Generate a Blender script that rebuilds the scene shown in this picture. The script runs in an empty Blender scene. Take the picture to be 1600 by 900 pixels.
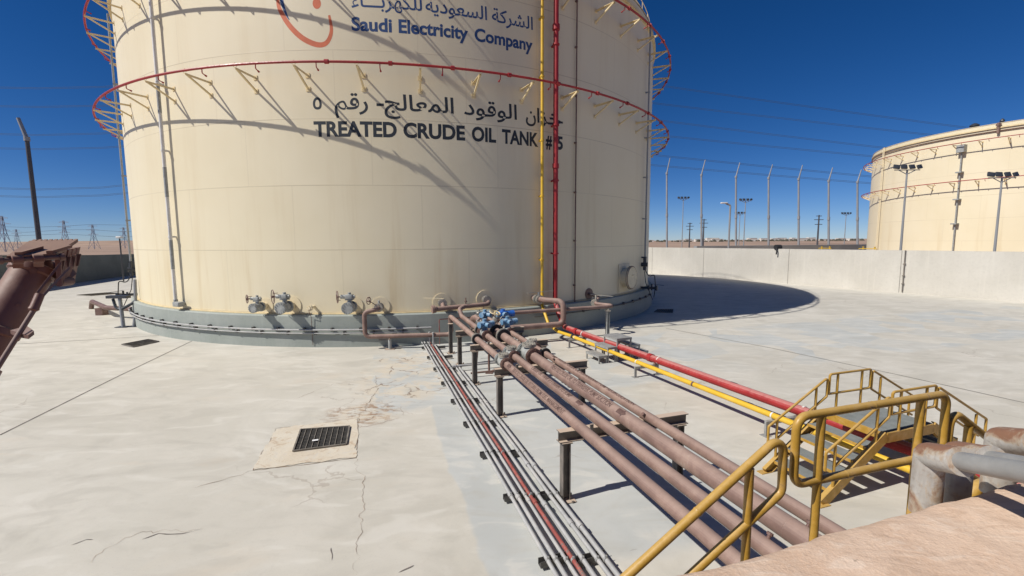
import bpy, bmesh, math, random
from mathutils import Vector, Matrix, noise
random.seed(7)
R_ = math.radians
scene = bpy.context.scene
COL = scene.collection
S = 1.65                        # the place is laid out in survey units; everything is scaled to metres at the end

# ------------------------------------------------------------------ camera, sky, sun, exposure
CAM_H, CAM_PITCH, CAM_ROLL, CAM_F = 3.0, 0.10329, -0.00642, 706.1
cam = bpy.data.cameras.new('camera'); camo = bpy.data.objects.new('camera', cam); COL.objects.link(camo)
cam.sensor_width = 36.0; cam.lens = CAM_F / 1600 * 36.0; cam.clip_start = 0.05; cam.clip_end = 20000
_c, _s = math.cos(CAM_ROLL), math.sin(CAM_ROLL)
_X = Vector((1, 0, 0)); _U = Vector((0, math.sin(CAM_PITCH), math.cos(CAM_PITCH))); _F = Vector((0, math.cos(CAM_PITCH), -math.sin(CAM_PITCH)))
_right = _X * _c + _U * _s; _up = -_X * _s + _U * _c
camo.matrix_world = Matrix(((_right.x, _up.x, -_F.x, 0), (_right.y, _up.y, -_F.y, 0), (_right.z, _up.z, -_F.z, CAM_H), (0, 0, 0, 1)))
scene.camera = camo

SUN_AZ, SUN_EL = 23.5, 46.0     # direction the light travels (degrees from +X), elevation
world = bpy.data.worlds.new('World'); scene.world = world; world.use_nodes = True
wn = world.node_tree.nodes; wl = world.node_tree.links
sky = wn.new('ShaderNodeTexSky'); sky.sky_type = 'NISHITA'; sky.sun_disc = False
sky.sun_elevation = R_(SUN_EL); sky.sun_rotation = math.atan2(-math.cos(R_(SUN_AZ)), -math.sin(R_(SUN_AZ)))
sky.altitude = 600; sky.air_density = 0.62; sky.dust_density = 0.05; sky.ozone_density = 1.0
hsv = wn.new('ShaderNodeHueSaturation'); hsv.inputs['Saturation'].default_value = 1.24; hsv.inputs['Value'].default_value = 1.26
tint = wn.new('ShaderNodeMix'); tint.data_type = 'RGBA'; tint.blend_type = 'MULTIPLY'; tint.inputs[0].default_value = 1.0; tint.inputs[7].default_value = (0.84, 0.93, 1.18, 1)   # clear dry desert air: bluer than the model's default
wl.new(sky.outputs[0], tint.inputs[6]); wl.new(tint.outputs[2], hsv.inputs['Color']); wl.new(hsv.outputs[0], wn['Background'].inputs[0]); wn['Background'].inputs[1].default_value = 0.05
sun = bpy.data.lights.new('sun', 'SUN'); sun.energy = 5.0; sun.angle = R_(0.53); sun.color = (1.0, 0.955, 0.885)
suno = bpy.data.objects.new('sun', sun); COL.objects.link(suno)
_L = Vector((math.cos(R_(SUN_EL)) * math.cos(R_(SUN_AZ)), math.cos(R_(SUN_EL)) * math.sin(R_(SUN_AZ)), -math.sin(R_(SUN_EL))))
suno.rotation_euler = _L.to_track_quat('-Z', 'Y').to_euler(); suno.location = (-20, -10, 30)
scene.view_settings.view_transform = 'Standard'; scene.view_settings.look = 'None'
scene.view_settings.exposure = 0.0; scene.view_settings.gamma = 1.0
scene.render.engine = 'CYCLES'; scene.cycles.diffuse_bounces = 3

# ------------------------------------------------------------------ mesh helpers
class MB:
    def __init__(self): self.v = []; self.f = []; self.mi = []; self.cur = 0
    def add(self, vs, fs):
        b = len(self.v); self.v += [tuple(p) for p in vs]; self.f += [tuple(i + b for i in f) for f in fs]; self.mi += [self.cur] * len(fs); return self
    def box(self, c, d, ax=None, bev=0.0):
        c = Vector(c); X, Y, Z = ax if ax else (Vector((1, 0, 0)), Vector((0, 1, 0)), Vector((0, 0, 1)))
        hx, hy, hz = d[0] / 2, d[1] / 2, d[2] / 2
        if bev <= 0:
            p = [c + X * (sx * hx) + Y * (sy * hy) + Z * (sz * hz) for sz in (-1, 1) for sx, sy in ((-1, -1), (1, -1), (1, 1), (-1, 1))]
            return self.add(p, [(3, 2, 1, 0), (4, 5, 6, 7), (0, 1, 5, 4), (1, 2, 6, 5), (2, 3, 7, 6), (3, 0, 4, 7)])
        bm = bmesh.new(); bmesh.ops.create_cube(bm, size=1)
        for q in bm.verts: q.co = Vector((q.co.x * d[0], q.co.y * d[1], q.co.z * d[2]))
        bmesh.ops.bevel(bm, geom=bm.edges[:], offset=bev, segments=2, affect='EDGES', profile=0.5)
        bm.verts.index_update()
        self.add([c + X * q.co.x + Y * q.co.y + Z * q.co.z for q in bm.verts], [[q.index for q in f.verts] for f in bm.faces]); bm.free(); return self
    def tube(self, pts, r, n=12, closed=False, caps=True):
        P = [Vector(p) for p in pts]; m = len(P)
        rs = r if isinstance(r, (list, tuple)) else [r] * m
        T = []
        for i in range(m):
            a = P[(i - 1) % m] if (closed or i > 0) else P[i]; b = P[(i + 1) % m] if (closed or i < m - 1) else P[i]
            t = b - a
            T.append(t.normalized() if t.length > 1e-9 else Vector((0, 0, 1)))
        ref = Vector((0, 0, 1)) if abs(T[0].z) < 0.9 else Vector((1, 0, 0))
        N = (ref - T[0] * ref.dot(T[0])).normalized(); vs = []; fs = []
        for i in range(m):
            N = (N - T[i] * N.dot(T[i])).normalized(); B = T[i].cross(N)
            k = 1.0
            if 0 < i < m - 1 or closed:
                d0 = (P[i] - P[i - 1]).normalized(); k = 1 / max(0.5, abs(d0.dot(T[i])))
            for j in range(n):
                a = 2 * math.pi * j / n; vs.append(P[i] + (N * math.cos(a) + B * math.sin(a)) * rs[i] * (k if k < 1.3 else 1.15))
        for i in range(m if closed else m - 1):
            q = (i + 1) % m
            for j in range(n):
                fs.append((i * n + j, i * n + (j + 1) % n, q * n + (j + 1) % n, q * n + j))
        if caps and not closed:
            fs.append(tuple(range(n - 1, -1, -1))); fs.append(tuple((m - 1) * n + j for j in range(n)))
        return self.add(vs, fs)
    def cyl(self, a, b, r, n=16, r2=None): return self.tube([a, b], [r, r if r2 is None else r2], n)
    def ring(self, c, axis, R, r, n=32, k=8):
        c = Vector(c); A = Vector(axis).normalized(); u = A.orthogonal().normalized(); w = A.cross(u)
        return self.tube([c + (u * math.cos(2 * math.pi * i / n) + w * math.sin(2 * math.pi * i / n)) * R for i in range(n)], r, k, closed=True)
    def bolts(self, c, axis, R, n, r, h):
        c = Vector(c); A = Vector(axis).normalized(); u = A.orthogonal().normalized(); w = A.cross(u)
        for i in range(n):
            a = 2 * math.pi * i / n; p = c + (u * math.cos(a) + w * math.sin(a)) * R
            self.tube([p - A * h / 2, p + A * h / 2], r, 6)
        return self
    def beam(self, a, b, w, h, up=(0, 0, 1)):
        a = Vector(a); b = Vector(b); X = (b - a); L = X.length; X.normalize(); U = Vector(up)
        if abs(U.dot(X)) > 0.98: U = Vector((1, 0, 0))
        Y = U.cross(X).normalized(); Z = X.cross(Y)
        return self.box((a + b) / 2, (L, w, h), (X, Y, Z))
    def ibeam(self, a, b, w, h, t, up=(0, 0, 1)):
        a = Vector(a); b = Vector(b); X = (b - a); L = X.length; X.normalize(); U = Vector(up)
        if abs(U.dot(X)) > 0.98: U = Vector((0.951, 0.309, 0))
        Y = U.cross(X).normalized(); Z = X.cross(Y); c = (a + b) / 2
        self.box(c + Z * (h / 2 - t / 2), (L, w, t), (X, Y, Z)); self.box(c - Z * (h / 2 - t / 2), (L, w, t), (X, Y, Z))
        return self.box(c, (L, t, h - 2 * t), (X, Y, Z))
    def poly(self, pts, z0, z1):
        n = len(pts); A = [(p[0], p[1], z0) for p in pts] + [(p[0], p[1], z1) for p in pts]
        return self.add(A, [tuple(range(n - 1, -1, -1)), tuple(range(n, 2 * n))] + [(i, (i + 1) % n, n + (i + 1) % n, n + i) for i in range(n)])
    def slab(self, quad, nrm, t):
        q = [Vector(p) for p in quad]; n = len(q); N = Vector(nrm).normalized() * t
        return self.add(q + [p + N for p in q], [tuple(range(n - 1, -1, -1)), tuple(range(n, 2 * n))] + [(i, (i + 1) % n, n + (i + 1) % n, n + i) for i in range(n)])
    def lathe(self, prof, c, n=48, caps=True):
        vs = []; fs = []; c = Vector(c); m = len(prof)
        for rr, z in prof:
            for j in range(n): a = 2 * math.pi * j / n; vs.append(c + Vector((rr * math.cos(a), rr * math.sin(a), z)))
        for i in range(m - 1):
            for j in range(n): fs.append((i * n + j, i * n + (j + 1) % n, (i + 1) * n + (j + 1) % n, (i + 1) * n + j))
        return self.add(vs, fs)
    def build(self, name, mat, parent=None, origin=(0, 0, 0), smooth=35, local=False):
        me = bpy.data.meshes.new(name); o = Vector(origin)
        if parent is not None and not local: o = Vector(parent['_o']) if '_o' in parent else parent.location
        me.from_pydata([tuple(Vector(p) - (Vector((0, 0, 0)) if local else o)) for p in self.v], [], self.f)
        for m in (mat if isinstance(mat, (list, tuple)) else [mat]): me.materials.append(m)
        me.polygons.foreach_set('material_index', self.mi)
        me.update()
        bm = bmesh.new(); bm.from_mesh(me); bmesh.ops.recalc_face_normals(bm, faces=bm.faces[:]); bm.to_mesh(me); bm.free()
        if smooth:
            me.polygons.foreach_set('use_smooth', [True] * len(me.polygons)); me.set_sharp_from_angle(angle=R_(smooth))
        ob = bpy.data.objects.new(name, me); COL.objects.link(ob)
        if parent is not None: ob.parent = parent
        elif not local: ob.location = o
        return ob

def fillet(pts, r, n=6):
    P = [Vector(p) for p in pts]; out = [P[0]]
    for i in range(1, len(P) - 1):
        a = P[i - 1] - P[i]; b = P[i + 1] - P[i]; la, lb = a.length, b.length
        ang = a.angle(b)
        if ang > 3.1: out.append(P[i]); continue
        d = min(r / math.tan(ang / 2), la * 0.48, lb * 0.48); rr = d * math.tan(ang / 2)
        a.normalize(); b.normalize(); bis = (a + b).normalized(); c = P[i] + bis * (rr / math.sin(ang / 2))
        s = P[i] + a * d - c; e = P[i] + b * d - c; tot = s.angle(e)
        for k in range(n + 1):
            t = k / n; out.append(c + (s * math.sin((1 - t) * tot) + e * math.sin(t * tot)) / math.sin(tot))
    out.append(P[-1]); return out

def tag(o, label, cat, group=None):
    o['label'] = label; o['category'] = cat
    if group: o['group'] = group
    return o
def thing(name, label, cat, loc=(0, 0, 0), group=None, rz=0.0):
    o = bpy.data.objects.new(name, None); COL.objects.link(o); o.location = loc; o.rotation_euler = (0, 0, rz); o.empty_display_size = 0.2
    return tag(o, label, cat, group)
def struct(o): o['kind'] = 'structure'; return o
def copy_tree(o, parent=None):
    c = o.copy(); COL.objects.link(c); c.parent = parent
    for ch in [x for x in bpy.data.objects if x.parent == o]: copy_tree(ch, c)
    return c
def ray(px, py):
    x, y = px - 800, 450 - py; return _right * (x / CAM_F) + _up * (y / CAM_F) + _F
def rng(px, py, r): return Vector((0, 0, CAM_H)) + ray(px, py).normalized() * r
ORD = ['first', 'second', 'third', 'fourth', 'fifth', 'sixth', 'seventh', 'eighth', 'ninth', 'tenth', 'eleventh', 'twelfth']

# ------------------------------------------------------------------ materials
def new_mat(name):
    m = bpy.data.materials.new(name); m.use_nodes = True; nt = m.node_tree
    return m, nt, nt.nodes, nt.links, nt.nodes['Principled BSDF']
def units(nt, world_space=False):
    """object coordinates in layout units (the meshes are scaled by S at the end)"""
    tc = nt.nodes.new('ShaderNodeTexCoord'); mp = nt.nodes.new('ShaderNodeVectorMath'); mp.operation = 'SCALE'; mp.inputs['Scale'].default_value = 1 / S
    if world_space:
        g = nt.nodes.new('ShaderNodeNewGeometry'); nt.links.new(g.outputs['Position'], mp.inputs[0])
    else: nt.links.new(tc.outputs['Object'], mp.inputs[0])
    return mp.outputs[0]
def nz(nt, co, scale, detail=4, rough=0.55, dist=0.0):
    n = nt.nodes.new('ShaderNodeTexNoise'); n.inputs['Scale'].default_value = scale; n.inputs['Detail'].default_value = detail
    n.inputs['Roughness'].default_value = rough; n.inputs['Distortion'].default_value = dist; nt.links.new(co, n.inputs['Vector']); return n.outputs['Fac']
def ramp(nt, fac, a, b, lo=0.0, hi=1.0):
    r = nt.nodes.new('ShaderNodeMapRange'); r.inputs['From Min'].default_value = a; r.inputs['From Max'].default_value = b
    r.inputs['To Min'].default_value = lo; r.inputs['To Max'].default_value = hi; r.interpolation_type = 'SMOOTHSTEP'; nt.links.new(fac, r.inputs['Value']); return r.outputs[0]
def mix(nt, fac, a, b):
    m = nt.nodes.new('ShaderNodeMix'); m.data_type = 'RGBA'
    for k, val in ((0, fac), (6, a), (7, b)):
        if hasattr(val, 'is_linked') or hasattr(val, 'links'): nt.links.new(val, m.inputs[k])
        elif k == 0: m.inputs[0].default_value = val
        else: m.inputs[k].default_value = (*val, 1)
    return m.outputs[2]
def math_(nt, op, a, b=None, c=None):
    m = nt.nodes.new('ShaderNodeMath'); m.operation = op
    for i, val in enumerate((a, b, c)):
        if val is None: continue
        if isinstance(val, (int, float)): m.inputs[i].default_value = val
        else: nt.links.new(val, m.inputs[i])
    return m.outputs[0]
def scl(nt, co, v):
    m = nt.nodes.new('ShaderNodeVectorMath'); m.operation = 'MULTIPLY'; nt.links.new(co, m.inputs[0]); m.inputs[1].default_value = v; return m.outputs[0]
def bump(nt, bsdf, h, strength, dist=0.02):
    b = nt.nodes.new('ShaderNodeBump'); b.inputs['Strength'].default_value = strength; b.inputs['Distance'].default_value = dist
    nt.links.new(h, b.inputs['Height']); nt.links.new(b.outputs[0], bsdf.inputs['Normal'])

def paint(name, col, rough=0.5, metal=0.0, var=0.12, scale=6.0, wear=None, wear_at=0.62, bmp=0.1, dust=0.0, top=0.0, topcol=(0.5, 0.4, 0.3)):
    m, nt, N, L, b = new_mat(name); co = units(nt, True)
    n1 = nz(nt, co, scale, 5, 0.6); n2 = nz(nt, co, scale * 7, 3, 0.6)
    dark = tuple(c * (1 - var) for c in col); lite = tuple(min(1, c * (1 + var)) for c in col)
    c = mix(nt, ramp(nt, n1, 0.3, 0.7), dark, lite)
    if dust > 0: c = mix(nt, ramp(nt, n1, 0.45, 0.75, 0, dust), c, (0.50, 0.40, 0.30))
    if wear:
        w = math_(nt, 'ADD', math_(nt, 'MULTIPLY', n1, 0.55), math_(nt, 'MULTIPLY', n2, 0.45))
        c = mix(nt, ramp(nt, w, wear_at, wear_at + 0.05), c, wear)
    if top > 0:      # upward faces tinted lighter: settled dust, and sunlit tops put into the colour
        g = nt.nodes.new('ShaderNodeNewGeometry'); sp = nt.nodes.new('ShaderNodeSeparateXYZ'); nt.links.new(g.outputs['True Normal'], sp.inputs[0])
        up = ramp(nt, math_(nt, 'ADD', sp.outputs[2], math_(nt, 'MULTIPLY', math_(nt, 'SUBTRACT', n2, 0.5), 0.5)), 0.25, 0.95, 0, top)
        c = mix(nt, up, c, topcol)
    L.new(c, b.inputs['Base Color']); b.inputs['Metallic'].default_value = metal
    L.new(ramp(nt, n2, 0.3, 0.7, rough - 0.07, rough + 0.1), b.inputs['Roughness'])
    if bmp: bump(nt, b, n2, bmp, 0.01)
    return m

M = {}
M['brown'] = paint('brown_pipe_paint', (0.215, 0.135, 0.11), 0.62, var=0.18, scale=3.4, wear=(0.33, 0.245, 0.20), wear_at=0.60, dust=0.22, top=0.45, topcol=(0.40, 0.29, 0.24))
M['brown_dark'] = paint('dark_brown_paint', (0.15, 0.085, 0.07), 0.5, var=0.15, scale=4, dust=0.15)
M['monitor'] = paint('weathered_brown_paint', (0.19, 0.085, 0.065), 0.5, var=0.18, scale=5, wear=(0.31, 0.18, 0.12), wear_at=0.60, dust=0.2, top=0.7, topcol=(0.42, 0.285, 0.20))
M['red'] = paint('red_pipe_paint', (0.33, 0.02, 0.022), 0.48, var=0.12, scale=2.5, wear=(0.26, 0.04, 0.04), wear_at=0.62, dust=0.03, top=0.75, topcol=(0.50, 0.235, 0.21))
M['red_deep'] = paint('deep_red_paint', (0.33, 0.022, 0.025), 0.45, var=0.12, scale=2.5)
M['yellow'] = paint('yellow_pipe_paint', (0.66, 0.41, 0.03), 0.45, var=0.08, scale=3, wear=(0.45, 0.28, 0.08), wear_at=0.64, dust=0.12)
M['rail'] = paint('yellow_handrail_paint', (0.42, 0.24, 0.035), 0.42, var=0.12, scale=11, wear=(0.25, 0.15, 0.08), wear_at=0.60, dust=0.25, top=0.45, topcol=(0.56, 0.385, 0.15))
M['galv'] = paint('galvanised_steel', (0.31, 0.31, 0.30), 0.6, 0.2, var=0.15, scale=9, bmp=0.06)
M['conduit'] = paint('grey_conduit', (0.42, 0.42, 0.41), 0.5, 0.1, var=0.12, scale=5, dust=0.25)
M['conduit_red'] = paint('red_conduit', (0.33, 0.085, 0.07), 0.5, 0.0, var=0.2, scale=6, wear=(0.22, 0.14, 0.12), wear_at=0.52, dust=0.2)
def rust_mat():
    m, nt, N, L, b = new_mat('rusty_galvanised_steel'); co = units(nt, True); n1 = nz(nt, co, 9, 6, 0.65, 0.6); n2 = nz(nt, scl(nt, co, (1, 1, .35)), 22, 5, 0.6, .4); n3 = nz(nt, co, 70, 3)
    c = mix(nt, ramp(nt, n2, 0.3, 0.7), (0.36, 0.33, 0.29), (0.52, 0.50, 0.46)); g = N.new('ShaderNodeNewGeometry'); sp = N.new('ShaderNodeSeparateXYZ'); L.new(g.outputs['Normal'], sp.inputs[0])
    f = math_(nt, 'ADD', math_(nt, 'ADD', n1, math_(nt, 'MULTIPLY', n2, .45)), math_(nt, 'MULTIPLY', sp.outputs[2], .20))
    c = mix(nt, ramp(nt, f, 0.70, 0.80, 0, .55), c, (0.42, 0.29, 0.16)); c = mix(nt, ramp(nt, f, 0.76, 0.90, 0, .95), c, (0.24, 0.115, 0.065)); c = mix(nt, ramp(nt, n3, .5, .7, 0, .3), c, (0.20, 0.12, 0.08))
    L.new(c, b.inputs['Base Color']); b.inputs['Roughness'].default_value = 0.62; b.inputs['Metallic'].default_value = 0.1; bump(nt, b, math_(nt, 'ADD', f, math_(nt, 'MULTIPLY', n3, .4)), .3, .01); return m
M['galv_rust'] = rust_mat()
M['steel'] = paint('support_steel_paint', (0.15, 0.135, 0.12), 0.55, 0.0, var=0.15, scale=5, dust=0.2, top=0.85, topcol=(0.60, 0.47, 0.36))
M['strut'] = paint('strut_channel_steel', (0.10, 0.095, 0.09), 0.55, 0.3, var=0.2, scale=6)
M['grate_bar'] = paint('grating_bar_steel', (0.20, 0.18, 0.155), 0.6, 0.2, var=0.3, scale=9)
M['grate'] = paint('grating_steel', (0.055, 0.05, 0.05), 0.6, 0.3, var=0.2, scale=9)
M['black'] = paint('dark_rubber', (0.02, 0.02, 0.022), 0.7, var=0.2)
M['void'] = paint('drain_void', (0.012, 0.012, 0.012), 0.9, var=0.2, bmp=0)
M['tread'] = paint('grey_tread_grating', (0.215, 0.23, 0.225), 0.6, 0.2, var=0.12, scale=8)
M['valve'] = paint('grey_valve_paint', (0.33, 0.34, 0.325), 0.5, 0.1, var=0.2, scale=8, wear=(0.28, 0.22, 0.16), wear_at=0.62)
M['flange'] = paint('flange_steel', (0.40, 0.375, 0.32), 0.5, 0.3, var=0.2, scale=10, wear=(0.22, 0.12, 0.08), wear_at=0.58)
M['blue'] = paint('blue_actuator_paint', (0.10, 0.235, 0.38), 0.45, var=0.3, scale=14, dust=0.35, top=0.5, topcol=(0.42, 0.52, 0.60))
M['blue_deep'] = paint('deep_blue_paint', (0.03, 0.13, 0.45), 0.35, var=0.15, scale=14)
M['cream'] = paint('cream_paint', (0.74, 0.64, 0.44), 0.5, var=0.05, scale=2)
M['cream_cover'] = paint('faded_cover_paint', (0.70, 0.62, 0.44), 0.5, var=0.1, scale=5, wear=(0.45, 0.36, 0.25), wear_at=0.6)
M['cream_yel'] = paint('cream_yellow_paint', (0.70, 0.57, 0.33), 0.5, var=0.1, scale=4)
M['white'] = paint('white_paint', (0.72, 0.70, 0.66), 0.55, var=0.12, scale=3, wear=(0.42, 0.38, 0.32), wear_at=0.6)
M['pole'] = paint('grey_pole_paint', (0.30, 0.31, 0.32), 0.5, 0.2, var=0.08, scale=0.6)
M['dark_pole'] = paint('dark_pole_paint', (0.09, 0.09, 0.095), 0.5, 0.2, var=0.08, scale=0.6)
M['lamp'] = paint('floodlight_housing', (0.05, 0.055, 0.065), 0.4, 0.2, var=0.1, scale=3)
M['glass'] = paint('lamp_glass', (0.10, 0.12, 0.15), 0.12, 0.0, var=0.1, scale=3, bmp=0)
M['wire'] = paint('power_cable', (0.06, 0.085, 0.13), 0.6, 0, var=0.05, scale=0.1, bmp=0)
M['lattice'] = paint('pylon_steel', (0.30, 0.35, 0.43), 0.6, 0.0, var=0.05, scale=0.1, bmp=0)
M['letter_black'] = paint('black_lettering', (0.022, 0.028, 0.034), 0.55, var=0.15, scale=3, bmp=0)
M['letter_blue'] = paint('blue_lettering', (0.028, 0.07, 0.19), 0.55, var=0.12, scale=3, bmp=0)
M['letter_orange'] = paint('orange_marking', (0.62, 0.15, 0.06), 0.55, var=0.12, scale=3, bmp=0)
M['stencil'] = paint('stencil_ink', (0.11, 0.062, 0.052), 0.6, var=0.3, scale=25, bmp=0)
M['joint'] = paint('joint_sealant', (0.16, 0.145, 0.125), 0.8, var=0.4, scale=4, bmp=0)
M['crack'] = paint('crack_dirt', (0.27, 0.19, 0.13), 0.9, var=0.4, scale=8, bmp=0)
M['scuff'] = paint('scuff_mark', (0.20, 0.175, 0.155), 0.8, var=0.3, scale=8, bmp=0)
M['house'] = paint('pale_plaster', (0.62, 0.58, 0.52), 0.8, var=0.1, scale=0.05, bmp=0)
M['scrub'] = paint('dry_scrub', (0.075, 0.07, 0.05), 0.9, var=0.3, scale=0.3, bmp=0)
M['paper'] = paint('white_paper', (0.8, 0.8, 0.78), 0.7, var=0.03, bmp=0)

# tank shell: cream paint with course welds, vertical welds and faint run-off streaks
def shell_mat():
    m, nt, N, L, b = new_mat('tank_shell_paint'); co = units(nt)
    sep = N.new('ShaderNodeSeparateXYZ'); L.new(co, sep.inputs[0]); x, y, z = sep.outputs
    ang = math_(nt, 'ARCTAN2', y, x); course = math_(nt, 'DIVIDE', math_(nt, 'SUBTRACT', z, 0.97), 1.815)
    fz = math_(nt, 'ABSOLUTE', math_(nt, 'SUBTRACT', math_(nt, 'FRACT', math_(nt, 'ADD', course, 0.5)), 0.5))
    seam_h = ramp(nt, fz, 0.0035, 0.009, 1, 0)
    row = math_(nt, 'FLOOR', course)
    u = math_(nt, 'ADD', math_(nt, 'MULTIPLY', ang, 21 / (2 * math.pi)), math_(nt, 'MULTIPLY', math_(nt, 'MODULO', row, 3.0), 0.37))
    fu = math_(nt, 'ABSOLUTE', math_(nt, 'SUBTRACT', math_(nt, 'FRACT', math_(nt, 'ADD', u, 0.68)), 0.5))
    seam_v = ramp(nt, fu, 0.0025, 0.006, 1, 0)
    cyl = N.new('ShaderNodeCombineXYZ'); L.new(math_(nt, 'MULTIPLY', ang, 12.13), cyl.inputs[0]); L.new(math_(nt, 'MULTIPLY', z, 0.06), cyl.inputs[1])
    st = nz(nt, cyl.outputs[0], 1.3, 6, 0.65)
    cyl2 = N.new('ShaderNodeCombineXYZ'); L.new(math_(nt, 'MULTIPLY', ang, 12.13), cyl2.inputs[0]); L.new(z, cyl2.inputs[1])
    bl = nz(nt, cyl2.outputs[0], 0.22, 4, 0.6); fine = nz(nt, cyl2.outputs[0], 9, 3, 0.6)
    c = mix(nt, ramp(nt, bl, 0.3, 0.7), (0.735, 0.645, 0.445), (0.775, 0.69, 0.495))
    low = ramp(nt, z, 0.9, 5.0, 0.75, 0.22)
    c = mix(nt, math_(nt, 'MULTIPLY', ramp(nt, st, 0.50, 0.72), low), c, (0.60, 0.47, 0.27))
    c = mix(nt, math_(nt, 'MULTIPLY', ramp(nt, st, 0.46, 0.30), 0.16), c, (0.79, 0.71, 0.54))
    seam = math_(nt, 'MAXIMUM', math_(nt, 'MULTIPLY', seam_h, ramp(nt, bl, 0.38, 0.60, 0.3, 0.75)), math_(nt, 'MULTIPLY', seam_v, 0.2))
    c = mix(nt, seam, c, (0.52, 0.44, 0.30))
    L.new(c, b.inputs['Base Color']); b.inputs['Roughness'].default_value = 0.5
    h = math_(nt, 'ADD', math_(nt, 'MULTIPLY', math_(nt, 'MAXIMUM', seam_h, math_(nt, 'MULTIPLY', seam_v, 0.5)), 0.25), math_(nt, 'ADD', math_(nt, 'MULTIPLY', bl, 3.5), math_(nt, 'MULTIPLY', fine, 0.02)))
    bump(nt, b, h, 0.25, 0.03)
    return m
M['shell'] = shell_mat()

def plaster(name, col, col2, scale=1.2, rough=0.8, streak=0.0, bmp=0.25, joints=False):
    m, nt, N, L, b = new_mat(name); co = units(nt, True)
    a = nz(nt, co, scale, 6, 0.6, 0.3); f = nz(nt, co, scale * 14, 4, 0.65)
    c = mix(nt, ramp(nt, a, 0.3, 0.7), col, col2)
    c = mix(nt, ramp(nt, f, 0.45, 0.75, 0, 0.25), c, tuple(x * 0.75 for x in col))
    if streak:
        s = nz(nt, scl(nt, co, (3.0, 3.0, 0.12)), 2.0, 4, 0.6)
        c = mix(nt, ramp(nt, s, 0.52, 0.75, 0, streak), c, tuple(min(1, x * 1.35) for x in col))
    L.new(c, b.inputs['Base Color']); b.inputs['Roughness'].default_value = rough
    bump(nt, b, math_(nt, 'ADD', a, math_(nt, 'MULTIPLY', f, 0.35)), bmp, 0.03); return m
M['wall'] = plaster('bund_wall_plaster', (0.50, 0.475, 0.42), (0.56, 0.535, 0.48), 0.6, streak=0.22, bmp=0.2)
M['dark_wall'] = plaster('shade_darkened_wall', (0.125, 0.135, 0.12), (0.165, 0.175, 0.155), 0.6, streak=0.15, bmp=0.15)  # left wall plaster, its colour darkened to carry the shade on that face
def near_wall_mat():
    m, nt, N, L, b = new_mat('sandy_wall_plaster'); co = units(nt, True)
    a = nz(nt, co, 3.0, 6, .62, .8); st = nz(nt, scl(nt, co, (1.0, 2.6, 1)), 7, 5, .6, 1.8); f = nz(nt, co, 60, 5, .7); g = nz(nt, co, 190, 3, .6); pt = nz(nt, co, 26, 3, .5)
    c = mix(nt, ramp(nt, a, .3, .7), (.54, .37, .255), (.68, .51, .38)); c = mix(nt, ramp(nt, st, .52, .68, 0, .6), c, (.70, .56, .44)); c = mix(nt, ramp(nt, st, .46, .32, 0, .45), c, (.44, .30, .205))
    c = mix(nt, ramp(nt, f, .52, .74, 0, .4), c, (.38, .26, .18)); c = mix(nt, ramp(nt, g, .45, .7, 0, .22), c, (.74, .62, .50)); c = mix(nt, ramp(nt, pt, .72, .76, 0, .7), c, (.26, .18, .125))
    L.new(c, b.inputs['Base Color']); b.inputs['Roughness'].default_value = .9
    bump(nt, b, math_(nt, 'ADD', math_(nt, 'ADD', st, math_(nt, 'MULTIPLY', f, .7)), math_(nt, 'MULTIPLY', g, .3)), .6, .012); return m
M['near_wall'] = near_wall_mat()
M['found'] = plaster('painted_foundation_concrete', (0.285, 0.315, 0.285), (0.34, 0.365, 0.335), 0.8, streak=0.35, bmp=0.15)
def pad_mat():
    m, nt, N, L, b = new_mat('sandy_mortar'); co = units(nt, True); a = nz(nt, co, 1.6, 6, .65, .8); f = nz(nt, co, 11, 5, .65, .6); e = nz(nt, co, 5, 5, .7, 1.2)
    c = mix(nt, ramp(nt, a, .3, .7), (.575, .50, .385), (.63, .575, .47)); c = mix(nt, ramp(nt, e, .55, .63, 0, .65), c, (.45, .33, .22)); c = mix(nt, ramp(nt, e, .45, .36, 0, .5), c, (.57, .535, .47)); c = mix(nt, ramp(nt, f, .58, .72, 0, .5), c, (.36, .27, .19))
    L.new(c, b.inputs['Base Color']); b.inputs['Roughness'].default_value = .9; bump(nt, b, math_(nt, 'ADD', e, f), .35, .02); return m
M['pad'] = pad_mat()

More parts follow.
